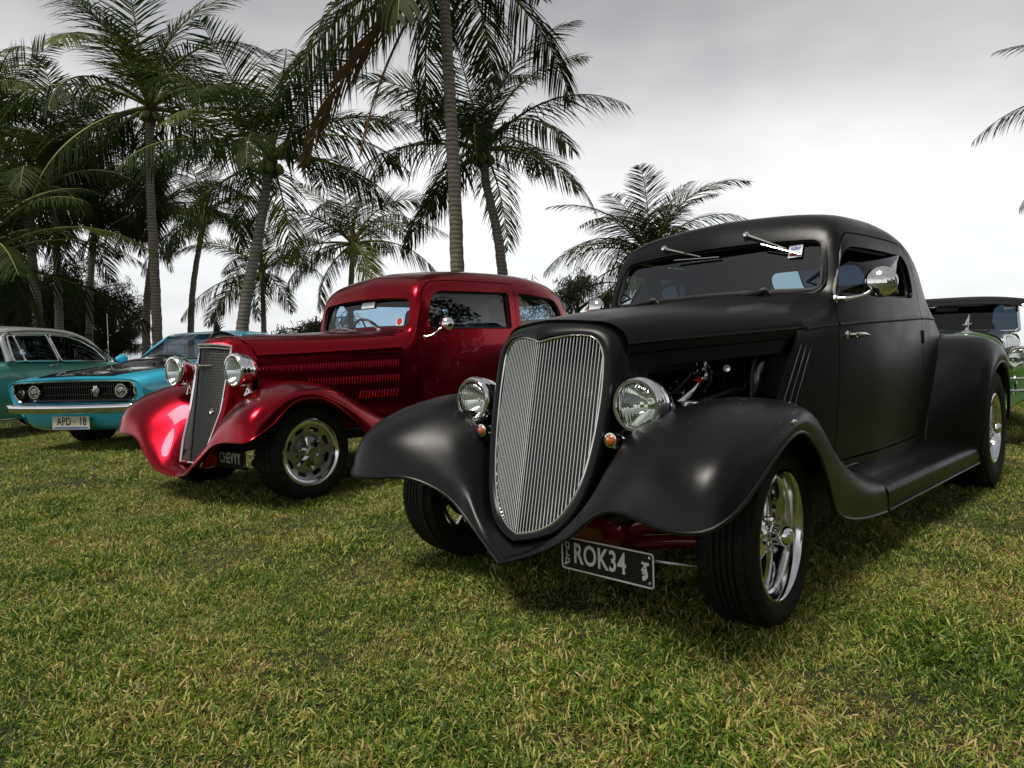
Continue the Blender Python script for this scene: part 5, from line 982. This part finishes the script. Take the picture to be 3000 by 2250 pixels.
def roadster():
    car = empty('roadster', LAWN @ Matrix.Translation((-5.069, .289, 0)) @ Matrix.Rotation(.303, 4, 'Z'))
    tag(car, 'dark green 1930s roadster with black cloth top half hidden behind the black coupe', 'car', 'vintage cars parked on the lawn')
    K, L_ = 'dark_green_paint', 'lime_green_paint'
    A = np.array(FENDER_ROWS); A[:, :, 0] = A[:, :, 0]*1.0; G = loft(A, 60, 20)
    for s in (1, -1):
        Q = G if s > 0 else mir(G); V, F = thick(Q, .004, flip=(s > 0)); f = MB().addm(V, F).obj('front_fender', L_, car, sharp=55); MB().tube(Q[:, -1], .007, 6).obj('fender_bead', L_, f)
        headlight(car, (.25, s*.383, .735), .088, bucket=K); MB().tube([(.16, s*.38, .56), (.16, s*.382, .64)], .018, 8).obj('lamp_stand', 'chrome', car)
        MB().box((-1.7, s*.70, .30), (1.5, .24, .05), None, .015).obj('running_board', K, car)
        B = [[(-2.2, .62, .33), (-2.3, .72, .32), (-2.4, .80, .30), (-2.44, .81, .27)], [(-2.3, .63, .62), (-2.38, .73, .63), (-2.45, .80, .60), (-2.48, .81, .56)], [(-2.8, .62, .80), (-2.8, .73, .79), (-2.8, .80, .74), (-2.8, .81, .69)], [(-3.2, .58, .62), (-3.18, .72, .60), (-3.13, .80, .56), (-3.1, .81, .52)], [(-3.4, .54, .36), (-3.37, .70, .35), (-3.3, .79, .33), (-3.26, .8, .31)]]
        Q = loft(B, 30, 16); Q = Q if s > 0 else mir(Q); V, F = thick(Q, .004, flip=(s > 0)); MB().addm(V, F).obj('rear_fender', L_, car)
    yz = lambda x, L: [(x, a, b) for a, b in L]
    hs = [yz(.22, [(.24, .62), (.26, .80), (.255, .89), (.21, .93), (.11, .955), (0, .965)]), yz(-.25, [(.36, .55), (.375, .78), (.37, .90), (.31, .95), (.16, .975), (0, .985)]), yz(-.75, [(.53, .50), (.545, .78), (.54, .90), (.47, .955), (.24, .985), (0, .995)]), yz(-.95, [(.57, .45), (.585, .75), (.58, .89), (.50, .94), (.25, .965), (0, .975)])]
    H = loft(hs, 30, 22); P = np.concatenate([H, mir(H[:, -2::-1])], 1); V, F = thick(P, .006, flip=True); hood = MB().addm(V, F).obj('hood', K, car, sharp=50)
    for s in (1, -1):
        for k in range(16):
            x = .10-.045*k; y = np.interp(-x, [-.22, .25, .75], [.262, .377, .547]); MB().box((x, s*(y+.004), .74), (.010, .008, .16), Matrix.Rotation(R(10), 3, 'Y'), .003).obj('hood_louver', K, hood)
    bs = [yz(-.95, [(.57, .40), (.60, .6), (.60, .8), (.585, .93), (.57, .95)]), yz(-1.5, [(.60, .40), (.64, .6), (.64, .8), (.62, .95), (.60, .97)]), yz(-2.2, [(.60, .40), (.64, .6), (.63, .8), (.60, .95), (.57, .97)]), yz(-2.9, [(.50, .45), (.54, .6), (.52, .78), (.46, .88), (.42, .90)])]
    for s in (1, -1): sheet('body_side', np.array(bs)*np.array([1, s, 1]), K, car, 20, 14, flip=(s < 0))
    sheet('deck', [[(-2.15, y, .97-.05*abs(y)) for y in np.linspace(-.58, .58, 7)], [(-2.6, y, .95-.1*abs(y)) for y in np.linspace(-.52, .52, 7)], [(-3.1, y, .80-.1*abs(y)) for y in np.linspace(-.44, .44, 7)], [(-3.35, y, .5) for y in np.linspace(-.4, .4, 7)]], K, car)
    # radiator shell with peaked top
    o_ = [(0, .965), (.10, .945), (.20, .905), (.245, .84), (.25, .70), (.235, .5), (.20, .33), (.10, .28), (0, .27)]; i_ = [(0, .925), (.09, .905), (.17, .87), (.205, .82), (.21, .70), (.195, .5), (.165, .36), (.09, .315), (0, .305)]
    gx = lambda y, z: .36+(.9-z)*.10-.18*abs(y); O, I = spl(o_, 40, kind='mono'), spl(i_, 40, kind='mono')
    S = [[(gx(*b)-.03, *b), (gx(*b), *b), (gx(*a)+.015, (a[0]+b[0])/2, (a[1]+b[1])/2), (gx(*a)-.005, *a), (gx(*a)-.12, a[0], a[1])] for a, b in zip(O, I)]; S = loft(S, 40, 14); full = np.concatenate([S, mir(S[-2:0:-1])], 0)
    sh = MB().grid(full, cu=True).obj('radiator_shell', L_, car, sharp=45); MB().tube([(gx(a, b)+.006, a, b) for a, b in I]+[(gx(a, b)+.006, -a, b) for a, b in I[-2:0:-1]], .010, 6, closed=True).obj('grille_trim', 'chrome', sh)
    for k in range(-9, 10):
        y = k*.02; zt = np.interp(abs(y), I[:20, 0], I[:20, 1]); MB().tube([(gx(y, z), y, z) for z in (.36, zt)], .003, 5).obj('grille_bar', 'stainless', sh)
    MB().grid(np.array([[(.24, y, z) for y in (-.2, 0, .2)] for z in (.32, .9)])).obj('radiator_core', 'trim_dark', car)
    orn = MB().lathe([(.05, 0), (.04, .012), (.018, .022), (.010, .05)], 16, o=(.30, 0, .962), ax=(0, 0, 1)).tube([(.30, 0, 1.01), (.30, 0, 1.04), (.29, .012, 1.085), (.285, .02, 1.12)], [.012, .014, .007, .004], 8, n=10).tube([(.34, -.03, 1.035), (.30, 0, 1.03), (.26, .04, 1.045)], [.004, .009, .004], 8, n=8).obj('radiator_ornament', 'chrome', car)
    # windscreen, top, mirror
    fr = round_poly([(-.60, .975), (.60, .975), (.60, 1.265), (-.60, 1.265)], .04, 4); wx = lambda z: -.98-.12*(z-.97)/.3
    MB().tube([(wx(p[1]), *p) for p in fr], .016, 8, closed=True).obj('windscreen_frame', 'chrome', car); MB().grid(np.array([[(wx(z), y, z) for y in np.linspace(-.59, .59, 5)] for z in (.98, 1.26)])).obj('windscreen', 'glass_smoke', car)
    top = [[(x, t*w_, z-.045*abs(t)**3) for t in np.linspace(-1, 1, 9)] for x, w_, z in ((-.98, .655, 1.262), (-1.0, .66, 1.318), (-1.3, .66, 1.355), (-1.9, .64, 1.36), (-2.3, .60, 1.31), (-2.42, .58, 1.0))]
    sheet('cloth_top', top, 'hood_cloth', car, 30, 20, t=.02, flip=True, ku='mono')
    MB().box((-1.05, 0, 1.225), (.02, .20, .055), None, .012).obj('rear_view_mirror', 'trim_dark', car)
    stk = MB().box((wx(1.235)+.02, .52, 1.222), (.003, .07, .055)).obj('windscreen_sticker', 'sticker_white', car); MB().box((wx(1.235)+.022, .52, 1.232), (.003, .055, .018)).obj('sticker_print', 'sticker_red', stk)
    MB().tube([(-.93, .12, .992), (-.94, -.05, 1.004), (-.96, -.30, 1.0)], .006, 6, n=8).obj('wiper', 'trim_dark', car); MB().tube([(-.93, .12, .992), (-.94, .26, 1.0), (-.96, .40, .995)], .006, 6, n=8).obj('wiper', 'trim_dark', car)
    for z in (.585, .49): MB().tube([(.66, -.55, z), (.72, -.2, z), (.73, 0, z), (.72, .2, z), (.66, .55, z)], .012, 8, n=20).obj('front_bumper_bar', 'chrome', car)
    for s in (1, -1): MB().tube([(.70, s*.27, .46), (.715, s*.27, .54), (.70, s*.27, .615)], .012, 8).obj('bumper_upright', 'chrome', car)
    m_ = MB().tube([(-.99, .62, 1.23), (-.97, .70, 1.22), (-.97, .74, 1.20)], .008, 6).obj('side_mirror', 'chrome', car); MB().lathe([(.0005, -.02), (.05, -.012), (.058, 0), (.05, .006), (.0005, .006)], 20, o=(-.97, .78, 1.19), ax=(-1, 0, 0)).obj('mirror_shell', 'chrome', m_)
    seat(car, -1.65, 0, .60, 'interior_tan', .5, 1.1); MB().box((-1.5, 0, .42), (1.5, 1.1, .05), None, .01).obj('floor_pan', 'trim_dark', car); steering(car, (-1.3, -.3, .95), .19)
    for x in (0, -2.8):
        for s in (1, -1): add_wheel(car, plain_wheel, x, s*.72, .34, .16)
roadster()
# ---------------------------------------------------------------- palms and she-oaks
def at(px, py, depth):
    """world point seen at photo pixel (3000 x 2250) at a given distance along the view axis: used to read tree sites off the photo"""
    return EYE+depth*(wf_+wr_*((px-1500)/2000)-wu_*((py-1125)/2000))
def ground_at(px, depth):
    p = at(px, 1000, depth); return Vector((p.x, p.y, lawn_xy(p.x, p.y)[1]-.05))
def tone_mesh(name, V, F, tone, m):
    me = bpy.data.meshes.new(name); me.from_pydata([tuple(v) for v in V], [], F); me.update(); me.materials.append(M(m)) if isinstance(m, str) else [me.materials.append(M(q)) for q in m]
    at_ = me.attributes.new('tone', 'FLOAT', 'POINT'); at_.data.foreach_set('value', np.asarray(tone, dtype=np.float32)); return me
def frond_mesh(elev, droop, L, seed, m='palm_leaf', hang=.55, n=74, limp=1.0, fold=0., ln=1.0):
    r = np.random.default_rng(seed); k = 26; s = np.linspace(0, 1, k); e = elev-droop*s**1.25; ds = L/(k-1); side = r.normal(0, .10)
    P = np.zeros((k, 3)); D = np.zeros((k, 3))
    for i in range(k):
        a = side*s[i]**2*3; D[i] = (math.cos(e[i])*math.cos(a), math.cos(e[i])*math.sin(a), math.sin(e[i]))
        if i: P[i] = P[i-1]+D[i]*ds
    V, F, T, mi = [], [], [], []
    mb = MB().tube(P, [.042*L/3, .022*L/3, .011*L/3, .003], 5); V += mb.v; F += mb.f; T += [.5]*len(mb.v); mi += [1]*len(mb.f)
    for sd in (-1, 1):
        for q in range(n):
            t = .13+.87*(q+r.uniform(-.3, .3))/n; t = min(max(t, .1), .995); i = min(int(t*(k-1)), k-2); w = t*(k-1)-i; p = P[i]*(1-w)+P[i+1]*w; d = D[i]
            if r.random() < .09 or math.sin(t*37+seed*1.7+sd) > .93: continue
            ll = ln*L*.31*(math.sin(math.pi*(.16+.80*t))**.75)*r.uniform(.82, 1.08)*(1 if t < .96 else .8)
            lat = np.cross(d, [0, 0, 1.]); lat /= np.linalg.norm(lat)+1e-9; lat *= -sd; upv = np.cross(lat, d)*(-sd); upv = upv if upv[2] > 0 else -upv
            fw = .55+.55*t+fold+r.normal(0, .10); dirv = lat*1.0+d*fw+upv*(.28-.25*t); dirv /= np.linalg.norm(dirv)
            g = hang*r.uniform(.7, 1.35)*limp; W = .0125*L/3*r.uniform(.8, 1.2)*(1.35 if L < 2.7 else 1.1); o = len(V); tn = np.clip(.25+.45*r.random()+.2*(1-t), 0, 1); pt = p.copy(); dd = dirv.copy()
            nv = np.cross(dd, d); nv /= np.linalg.norm(nv)+1e-9; wv = np.cross(nv, dd)
            for j, ww in enumerate((.6, 1.0, .75, .0)):
                if j: 
                    dd = dd+np.array([0, 0, -1.])*g*.42; dd /= np.linalg.norm(dd); pt = pt+dd*ll/3
                if ww > 0: V += [tuple(pt-wv*W*ww), tuple(pt+wv*W*ww)]; T += [tn, tn]
                else: V.append(tuple(pt)); T.append(tn*1.1)
            F += [(o, o+1, o+3, o+2), (o+2, o+3, o+5, o+4), (o+4, o+5, o+6)]; mi += [0, 0, 0]
    me = tone_mesh('frond', V, F, T, [m, 'rachis' if m != 'palm_leaf_dead' else 'fibre']); me.polygons.foreach_set('material_index', mi); me.shade_smooth(); return me
FR = {}
for j, (el, dr) in enumerate(((82, 55), (66, 75), (50, 82), (34, 80), (18, 72), (2, 62), (-18, 48))):
    for v in range(2): FR[(j, v)] = frond_mesh(R(el), R(dr*(1+.18*(v-.5))), 3.0, 100+j*7+v, hang=(.25, .40, .60, .85, 1.1, 1.25, 1.3)[j])
YOUNG = [frond_mesh(R(40), R(85), 3.0, 301, 'palm_leaf_young', .5), frond_mesh(R(-5), R(70), 3.0, 302, 'palm_leaf_young', .9)]
DEAD = [frond_mesh(R(-44), R(26), 3.0, 401, 'palm_leaf_dead', .5, n=60, fold=1.6, ln=.7), frond_mesh(R(-58), R(20), 2.6, 402, 'palm_leaf_dead', .5, n=50, fold=1.6, ln=.7)]
def palm(label, base, pts, r0, r1, size, nf=22, dead=0, seed=0, spread=0.0, young=2, lo=0, dead_az=None):
    """base: world point at the root, pts: trunk points up to the crown (world)"""
    rr = random.Random(seed); root = empty('palm_tree', Matrix.Translation(base)); tag(root, label, 'palm tree', 'coconut palms behind the cars')
    P = spl([base]+list(pts), 64)-np.array(base); rad = np.interp(np.linspace(0, 1, 64), [0, .06, .2, .9, 1], [r0*1.35, r0*1.1, r0, r1, r1*1.12]); rad = rad*(1+.035*np.where(np.arange(64) % 2, 1, -1))
    G = np.zeros((64, 12, 3)); a = np.linspace(0, 2*np.pi, 12, endpoint=False)
    for i in range(64): G[i] = P[i]+rad[i]*(1+.04*np.sin(a*3+i))[:, None]*np.stack([np.cos(a), np.sin(a), np.zeros(12)], 1)
    MB().grid(G, cv=True).obj('trunk', 'bark_palm', root, sharp=60)
    top = Vector(P[-1]); sh = MB().lathe([(r1*1.1, -.25*size/3), (r1*1.7, -.05), (r1*1.5, .22*size/3), (r1*.7, .55*size/3), (.01, .8*size/3)], 12, o=top, ax=(0, 0, 1)).obj('crown_shaft', 'fibre', root)
    for k in range(5):
        az = k*1.3+seed; c = top+Vector((math.cos(az)*r1*2.0, math.sin(az)*r1*2.0, -.10)); MB().lathe([(.0005, -.11), (.06, -.09), (.085, 0), (.06, .09), (.0005, .11)], 8, o=c, ax=(math.cos(az)*.5, math.sin(az)*.5, -1)).obj('coconut', 'rachis', root)
    for k in range(nf):
        u = k/(nf-1); az = k*2.39996+seed+rr.uniform(-.2, .2); j = int(min(6, max(lo, lo+u**.85*(6.6-lo)-1.5*math.cos(az)*u))); o = add('frond', FR[(j, rr.randrange(2))], root)
        if k >= nf-young-1 and k < nf-1 and young: o.data = YOUNG[k % 2]
        sc = size/3*rr.uniform(.88, 1.08)*(.85 if j == 0 else 1); o.matrix_local = Matrix.Translation(top+Vector((0, 0, .1*size/3))) @ Matrix.Rotation(R(-8), 4, 'Y') @ Matrix.Rotation(az, 4, 'Z') @ Matrix.Rotation(rr.gauss(0, .22), 4, 'X') @ Matrix.Scale(sc, 4)
    for k in range(dead):
        o = add('dead_frond', DEAD[k % 2], root); az = (dead_az[k] if dead_az else rr.uniform(0, 6.3)); o.matrix_local = Matrix.Translation(top) @ Matrix.Rotation(az, 4, 'Z') @ Matrix.Rotation(rr.gauss(0, .3), 4, 'X') @ Matrix.Scale(size/3, 4)
    return root
def palm_px(label, trunk, depth, r0, r1, size, **kw):
    base = ground_at(trunk[0][0], depth); pts = [at(x, y, depth+dz) for (x, y, *z) in trunk[1:] for dz in [(z[0] if z else 0)]]; return palm(label, base, pts, r0, r1, size, **kw)
palm_px('tallest palm, grey ringed trunk rising above the red sedan roof with hanging brown fronds', [(1342, 960), (1337, 700), (1325, 420), (1312, 180), (1294, -110)], 11, .118, .088, 4.0, nf=22, dead=2, seed=3, dead_az=(2.9, 3.6, 3.2), young=0)
palm_px('leaning palm with its trunk curving up behind the red sedan bonnet', [(700, 960), (722, 870), (752, 720), (772, 600), (792, 480)], 13, .125, .085, 3.0, nf=20, seed=5, dead=0)
palm_px('full crowned palm just right of the tall trunk behind the red roof', [(1482, 960), (1470, 780), (1448, 640), (1425, 540), (1415, 455)], 14, .125, .085, 3.2, nf=21, seed=11, young=3)
palm_px('tall dark palm whose straight trunk rises between the green sedan and blue coupe', [(462, 990), (456, 860), (448, 700), (438, 480), (441, 330)], 16, .115, .085, 3.9, nf=23, seed=7)
palm_px('shorter palm close behind the tall straight trunk on the left', [(430, 1000), (434, 850), (452, 720), (470, 612)], 18.5, .11, .08, 2.6, nf=20, seed=9)
palm_px('small bushy palm above the red sedan windscreen', [(1028, 960), (1029, 830), (1034, 725)], 19, .10, .075, 2.9, nf=19, seed=13, young=3)
palm_px('small slim trunked palm behind the leaning palm', [(773, 980), (771, 890), (768, 806)], 22, .10, .07, 2.9, nf=17, seed=17)
palm_px('bushy palm rising behind the roof of the black coupe', [(1925, 990), (1922, 850), (1912, 765)], 12.5, .13, .10, 2.15, nf=27, seed=21, lo=0)
palm_px('dark palm at the far left above the green sedan roof', [(115, 990), (108, 900), (88, 700), (78, 610)], 16, .12, .09, 3.0, nf=24, seed=23)
palm_px('palm at the right edge with only its frond tips in view', [(3390, 990), (3380, 700), (3360, 300)], 12, .14, .10, 2.7, nf=22, seed=27)
palm_px('low palm at the left edge arching its fronds over the green sedan', [(-90, 1000), (-90, 900), (-80, 800)], 13, .13, .10, 3.4, nf=20, seed=31, young=3)
palm_px('high palm at the upper left corner', [(-30, 1000), (-40, 700), (-20, 400)], 18, .13, .10, 3.6, nf=22, seed=33)
palm_px('distant palm between the far left trunk and the tall straight one', [(262, 1000), (264, 850), (280, 640)], 23, .12, .09, 3.4, nf=22, seed=37)
palm_px('dark leafy palm filling the gap beside the leaning palm', [(560, 1000), (565, 850), (600, 640)], 25, .12, .09, 3.2, nf=18, seed=39)
palm_px('broad dark palm near the left edge below the high crown', [(175, 1000), (170, 850), (160, 520)], 20, .12, .09, 3.6, nf=26, seed=43)
def she_oak(label, px, depth, h, rx, rz, cz, seed, dens=1.0, lean=0):
    r = np.random.default_rng(seed); base = ground_at(px, depth); root = empty('she_oak', Matrix.Translation(base)); tag(root, label, 'tree', 'she-oaks along the shore')
    MB().tube([(0, 0, 0), (.1+lean*.3, .05, h*.35), (lean*.7, 0, h*.7), (lean, .1, h*.80)], [.13, .10, .06, .02], 8, n=14).obj('trunk', 'bark_dark', root)
    V, F, T = [], [], []; lim = MB()
    for b in range(int(26*dens)):
        a = r.uniform(0, 6.28); u = r.uniform(.18, 1); z0 = h*(.25+.65*u)*.9; p0 = np.array([lean*u*.8, 0, z0]); q = p0+np.array([math.cos(a)*rx*r.uniform(.5, 1), math.sin(a)*rx*r.uniform(.5, 1), r.uniform(-.1, .45)*rz])
        lim.tube([p0, (p0+q)/2+np.array([0, 0, .15]), q], [.035, .022, .006], 5, n=6)
        for c in range(34):
            t = r.uniform(.25, 1.05); s = p0*(1-t)+q*t+r.normal(0, .16, 3)*rx*.35
            for nd in range(9):
                d = np.array([r.normal(0, .55), r.normal(0, .55), -.75+r.normal(0, .35)]); d /= np.linalg.norm(d); L = r.uniform(.14, .30); w = np.cross(d, r.normal(0, 1, 3)); w /= np.linalg.norm(w)+1e-9; w *= .008+.006*r.random()
                s2 = s+r.normal(0, .07, 3); o = len(V); V += [tuple(s2-w), tuple(s2+w), tuple(s2+d*L)]; F.append((o, o+1, o+2)); T += [r.random()*.8]*3
    lim.obj('limbs', 'bark_dark', root); me = tone_mesh('crown', V, F, T, 'needle_leaf'); add('crown', me, root)
for i, a in enumerate([
  ('she-oak at the far left edge behind the green sedan', 10, 21, 4.6, 2.2, 2.0, 2, 41, 2.4), ('dark she-oak behind the green sedan roof', 130, 24, 5.0, 2.4, 2.2, 2, 42, 2.4),
  ('she-oak just left of the tall straight palm trunk', 235, 25, 4.6, 2.4, 2.2, 2, 43, 2.2), ('thin she-oak beside the gap to the water', 330, 27, 3.9, 1.6, 1.8, 2, 44, 1.4),
  ('drooping she-oak left of the red sedan windscreen', 925, 17, 2.6, 1.1, 1.0, 1, 45, .45), ('low she-oak behind the base of the tallest palm', 1400, 21, 3.5, 1.9, 1.0, 1, 46, .8),
  ('ragged she-oak between the red roof and the black coupe', 1690, 19, 3.6, 1.6, 1.3, 1, 47, .75)]): she_oak(*a)

# foliage belt added out of view, right and behind, to darken the cars' reflections
V, F, T = [], [], []; r = np.random.default_rng(77)
for k in range(15000):
    a = R(r.uniform(62, 168)); d = r.uniform(15, 21); top = 6.2+1.6*math.sin(a*9)+1.1*math.sin(a*23+1); z = r.uniform(.1, 1)**.8*top; o = len(V); c = np.array([math.sin(a)*d, math.cos(a)*d, z]); u = r.normal(0, 1, 3); u /= np.linalg.norm(u); w = np.cross(u, r.normal(0, 1, 3)); w /= np.linalg.norm(w); s = r.uniform(.15, .34)
    V += [tuple(c-u*s), tuple(c+w*s*.5), tuple(c+u*s), tuple(c-w*s*.5)]; F.append((o, o+1, o+2, o+3)); T += [r.random()*.7]*4
tag(add('added_tree_belt', tone_mesh('added_tree_belt', V, F, T, 'needle_leaf')), 'added belt of dark foliage out of view that darkens reflections in the cars', 'trees', kind='stuff')
# ---------------------------------------------------------------- grass
def grass_material():
    m = bpy.data.materials.new('grass_blade'); m.use_nodes = True; n, l = m.node_tree.nodes, m.node_tree.links; p = n['Principled BSDF']; p.inputs['Roughness'].default_value = .5; p.inputs['Specular IOR Level'].default_value = .35
    at_ = n.new('ShaderNodeAttribute'); at_.attribute_name = 'tone'; ge = n.new('ShaderNodeNewGeometry'); no = n.new('ShaderNodeTexNoise'); no.inputs['Scale'].default_value = 1.9; no.inputs['Detail'].default_value = 7; no.inputs['Roughness'].default_value = .62; l.new(ge.outputs['Position'], no.inputs['Vector'])
    oi = n.new('ShaderNodeObjectInfo'); a = n.new('ShaderNodeMath'); a.operation = 'MULTIPLY_ADD'; a.inputs[1].default_value = .30; l.new(oi.outputs['Random'], a.inputs[0]); l.new(at_.outputs['Fac'], a.inputs[2])
    b = n.new('ShaderNodeMath'); b.operation = 'MULTIPLY_ADD'; b.inputs[1].default_value = 1.7; b.inputs[2].default_value = -.98; l.new(no.outputs['Fac'], b.inputs[0]); c = n.new('ShaderNodeMath'); l.new(a.outputs[0], c.inputs[0]); l.new(b.outputs[0], c.inputs[1])
    rp = n.new('ShaderNodeValToRGB'); e = rp.color_ramp.elements; e[0].position = 0; e[0].color = (.042, .088, .009, 1); e[1].position = 1; e[1].color = (.13, .075, .032, 1)
    for pos, col in ((.22, (.074, .160, .012)), (.42, (.185, .260, .024)), (.60, (.40, .39, .075)), (.78, (.60, .49, .20)), (.9, (.28, .17, .07))): q = e.new(pos); q.color = (*col, 1)
    l.new(c.outputs[0], rp.inputs[0]); l.new(rp.outputs[0], p.inputs['Base Color']); tr = n.new('ShaderNodeBsdfTranslucent'); l.new(rp.outputs[0], tr.inputs[0]); mx = n.new('ShaderNodeMixShader'); mx.inputs[0].default_value = .28
    l.new(p.outputs[0], mx.inputs[1]); l.new(tr.outputs[0], mx.inputs[2]); l.new(mx.outputs[0], n['Material Output'].inputs[0]); MATS['grass_blade'] = m
grass_material()
tufts = bpy.data.collections.new('grass_tufts')
for k in range(10):
    r = np.random.default_rng(900+k); V, F, T = [], [], []
    for b in range(19):
        a = r.uniform(0, 6.28); o2 = r.normal(0, .016, 2); L = r.uniform(.014, .038); w = r.uniform(.0013, .0026); lean = r.uniform(.35, 1.5); d = np.array([math.cos(a), math.sin(a), 0]); s = np.array([-math.sin(a), math.cos(a), 0]); p = np.array([o2[0], o2[1], -.004]); t = r.choice([.10, .25, .40, .55, .72, .95], p=[.20, .22, .18, .16, .16, .08])+r.normal(0, .04); o = len(V)
        for j, ww in enumerate((.9, 1.0, .8, 0)):
            if j: ang = lean*(.35+.38*j); p = p+(d*math.sin(ang)+np.array([0, 0, math.cos(ang)]))*L/3
            if ww: V += [tuple(p-s*w*ww), tuple(p+s*w*ww)]; T += [t, t]
            else: V.append(tuple(p)); T.append(t+.08)
        F += [(o, o+1, o+3, o+2), (o+2, o+3, o+5, o+4), (o+4, o+5, o+6)]
    ob = bpy.data.objects.new('grass_tuft', tone_mesh('grass_tuft', V, F, T, 'grass_blade')); tufts.objects.link(ob)
pts = []
for r0, r1, dens, sc in ((.9, 3.2, 2700, 1.0), (3.2, 6, 1500, 1.15), (6, 12, 520, 1.35), (12, 34, 60, 2.0)):
    half = R(52); n_ = int(half*(r1*r1-r0*r0)*dens); rad = np.sqrt(rng.uniform(r0*r0, r1*r1, n_)); az = rng.uniform(-half, half, n_)
    pts.append(np.c_[rad*np.sin(az), rad*np.cos(az)-.15, rng.uniform(.75, 1.3, n_)*sc])
pts = np.concatenate(pts); nl = LAWN.to_3x3() @ Vector((0, 0, 1)); ol = LAWN @ Vector((0, 0, 0))
zz = ol.z-((pts[:, 0]-ol.x)*nl.x+(pts[:, 1]-ol.y)*nl.y)/nl.z; zz = np.maximum(zz, -2.2)+.012*np.sin(pts[:, 0]*1.7+pts[:, 1])*np.sin(pts[:, 1]*1.3); zz += np.where(pts[:, 1] > 30, -.10*(pts[:, 1]-30), 0)
me = bpy.data.meshes.new('grass'); N = len(pts); me.vertices.add(N); me.vertices.foreach_set('co', np.c_[pts[:, :2], zz].astype(np.float32).ravel())
clump = .6+.75*(np.sin(pts[:, 0]*5.1+1.3*np.sin(pts[:, 1]*3.7))*np.sin(pts[:, 1]*4.3+np.sin(pts[:, 0]*2.9))*.5+.5)
A = me.attributes.new('rot', 'FLOAT_VECTOR', 'POINT'); A.data.foreach_set('vector', np.c_[rng.normal(0, .38, N), rng.normal(0, .38, N), rng.uniform(0, 6.28, N)].astype(np.float32).ravel())
A = me.attributes.new('sc', 'FLOAT', 'POINT'); A.data.foreach_set('value', (pts[:, 2]*clump*.86).astype(np.float32)); A = me.attributes.new('idx', 'INT', 'POINT'); A.data.foreach_set('value', rng.integers(0, 10, N).astype(np.int32))
go = bpy.data.objects.new('grass', me); COL.objects.link(go); tag(go, 'short coarse lawn grass, green mixed with dry straw blades', 'grass', kind='stuff')
ng = bpy.data.node_groups.new('scatter_grass', 'GeometryNodeTree'); ng.interface.new_socket('Geometry', in_out='INPUT', socket_type='NodeSocketGeometry'); ng.interface.new_socket('Geometry', in_out='OUTPUT', socket_type='NodeSocketGeometry')
gn, gl = ng.nodes, ng.links; gi = gn.new('NodeGroupInput'); gout = gn.new('NodeGroupOutput'); mp_ = gn.new('GeometryNodeMeshToPoints'); ip = gn.new('GeometryNodeInstanceOnPoints'); ci = gn.new('GeometryNodeCollectionInfo'); ci.inputs['Collection'].default_value = tufts; ci.inputs['Separate Children'].default_value = True; ci.inputs['Reset Children'].default_value = True
def named(nm, ty): q = gn.new('GeometryNodeInputNamedAttribute'); q.data_type = ty; q.inputs['Name'].default_value = nm; return q.outputs['Attribute']
gl.new(gi.outputs[0], mp_.inputs['Mesh']); gl.new(mp_.outputs[0], ip.inputs['Points']); gl.new(ci.outputs[0], ip.inputs['Instance']); ip.inputs['Pick Instance'].default_value = True
gl.new(named('idx', 'INT'), ip.inputs['Instance Index']); gl.new(named('rot', 'FLOAT_VECTOR'), ip.inputs['Rotation']); gl.new(named('sc', 'FLOAT'), ip.inputs['Scale']); gl.new(ip.outputs[0], gout.inputs[0])
md = go.modifiers.new('scatter', 'NODES'); md.node_group = ng
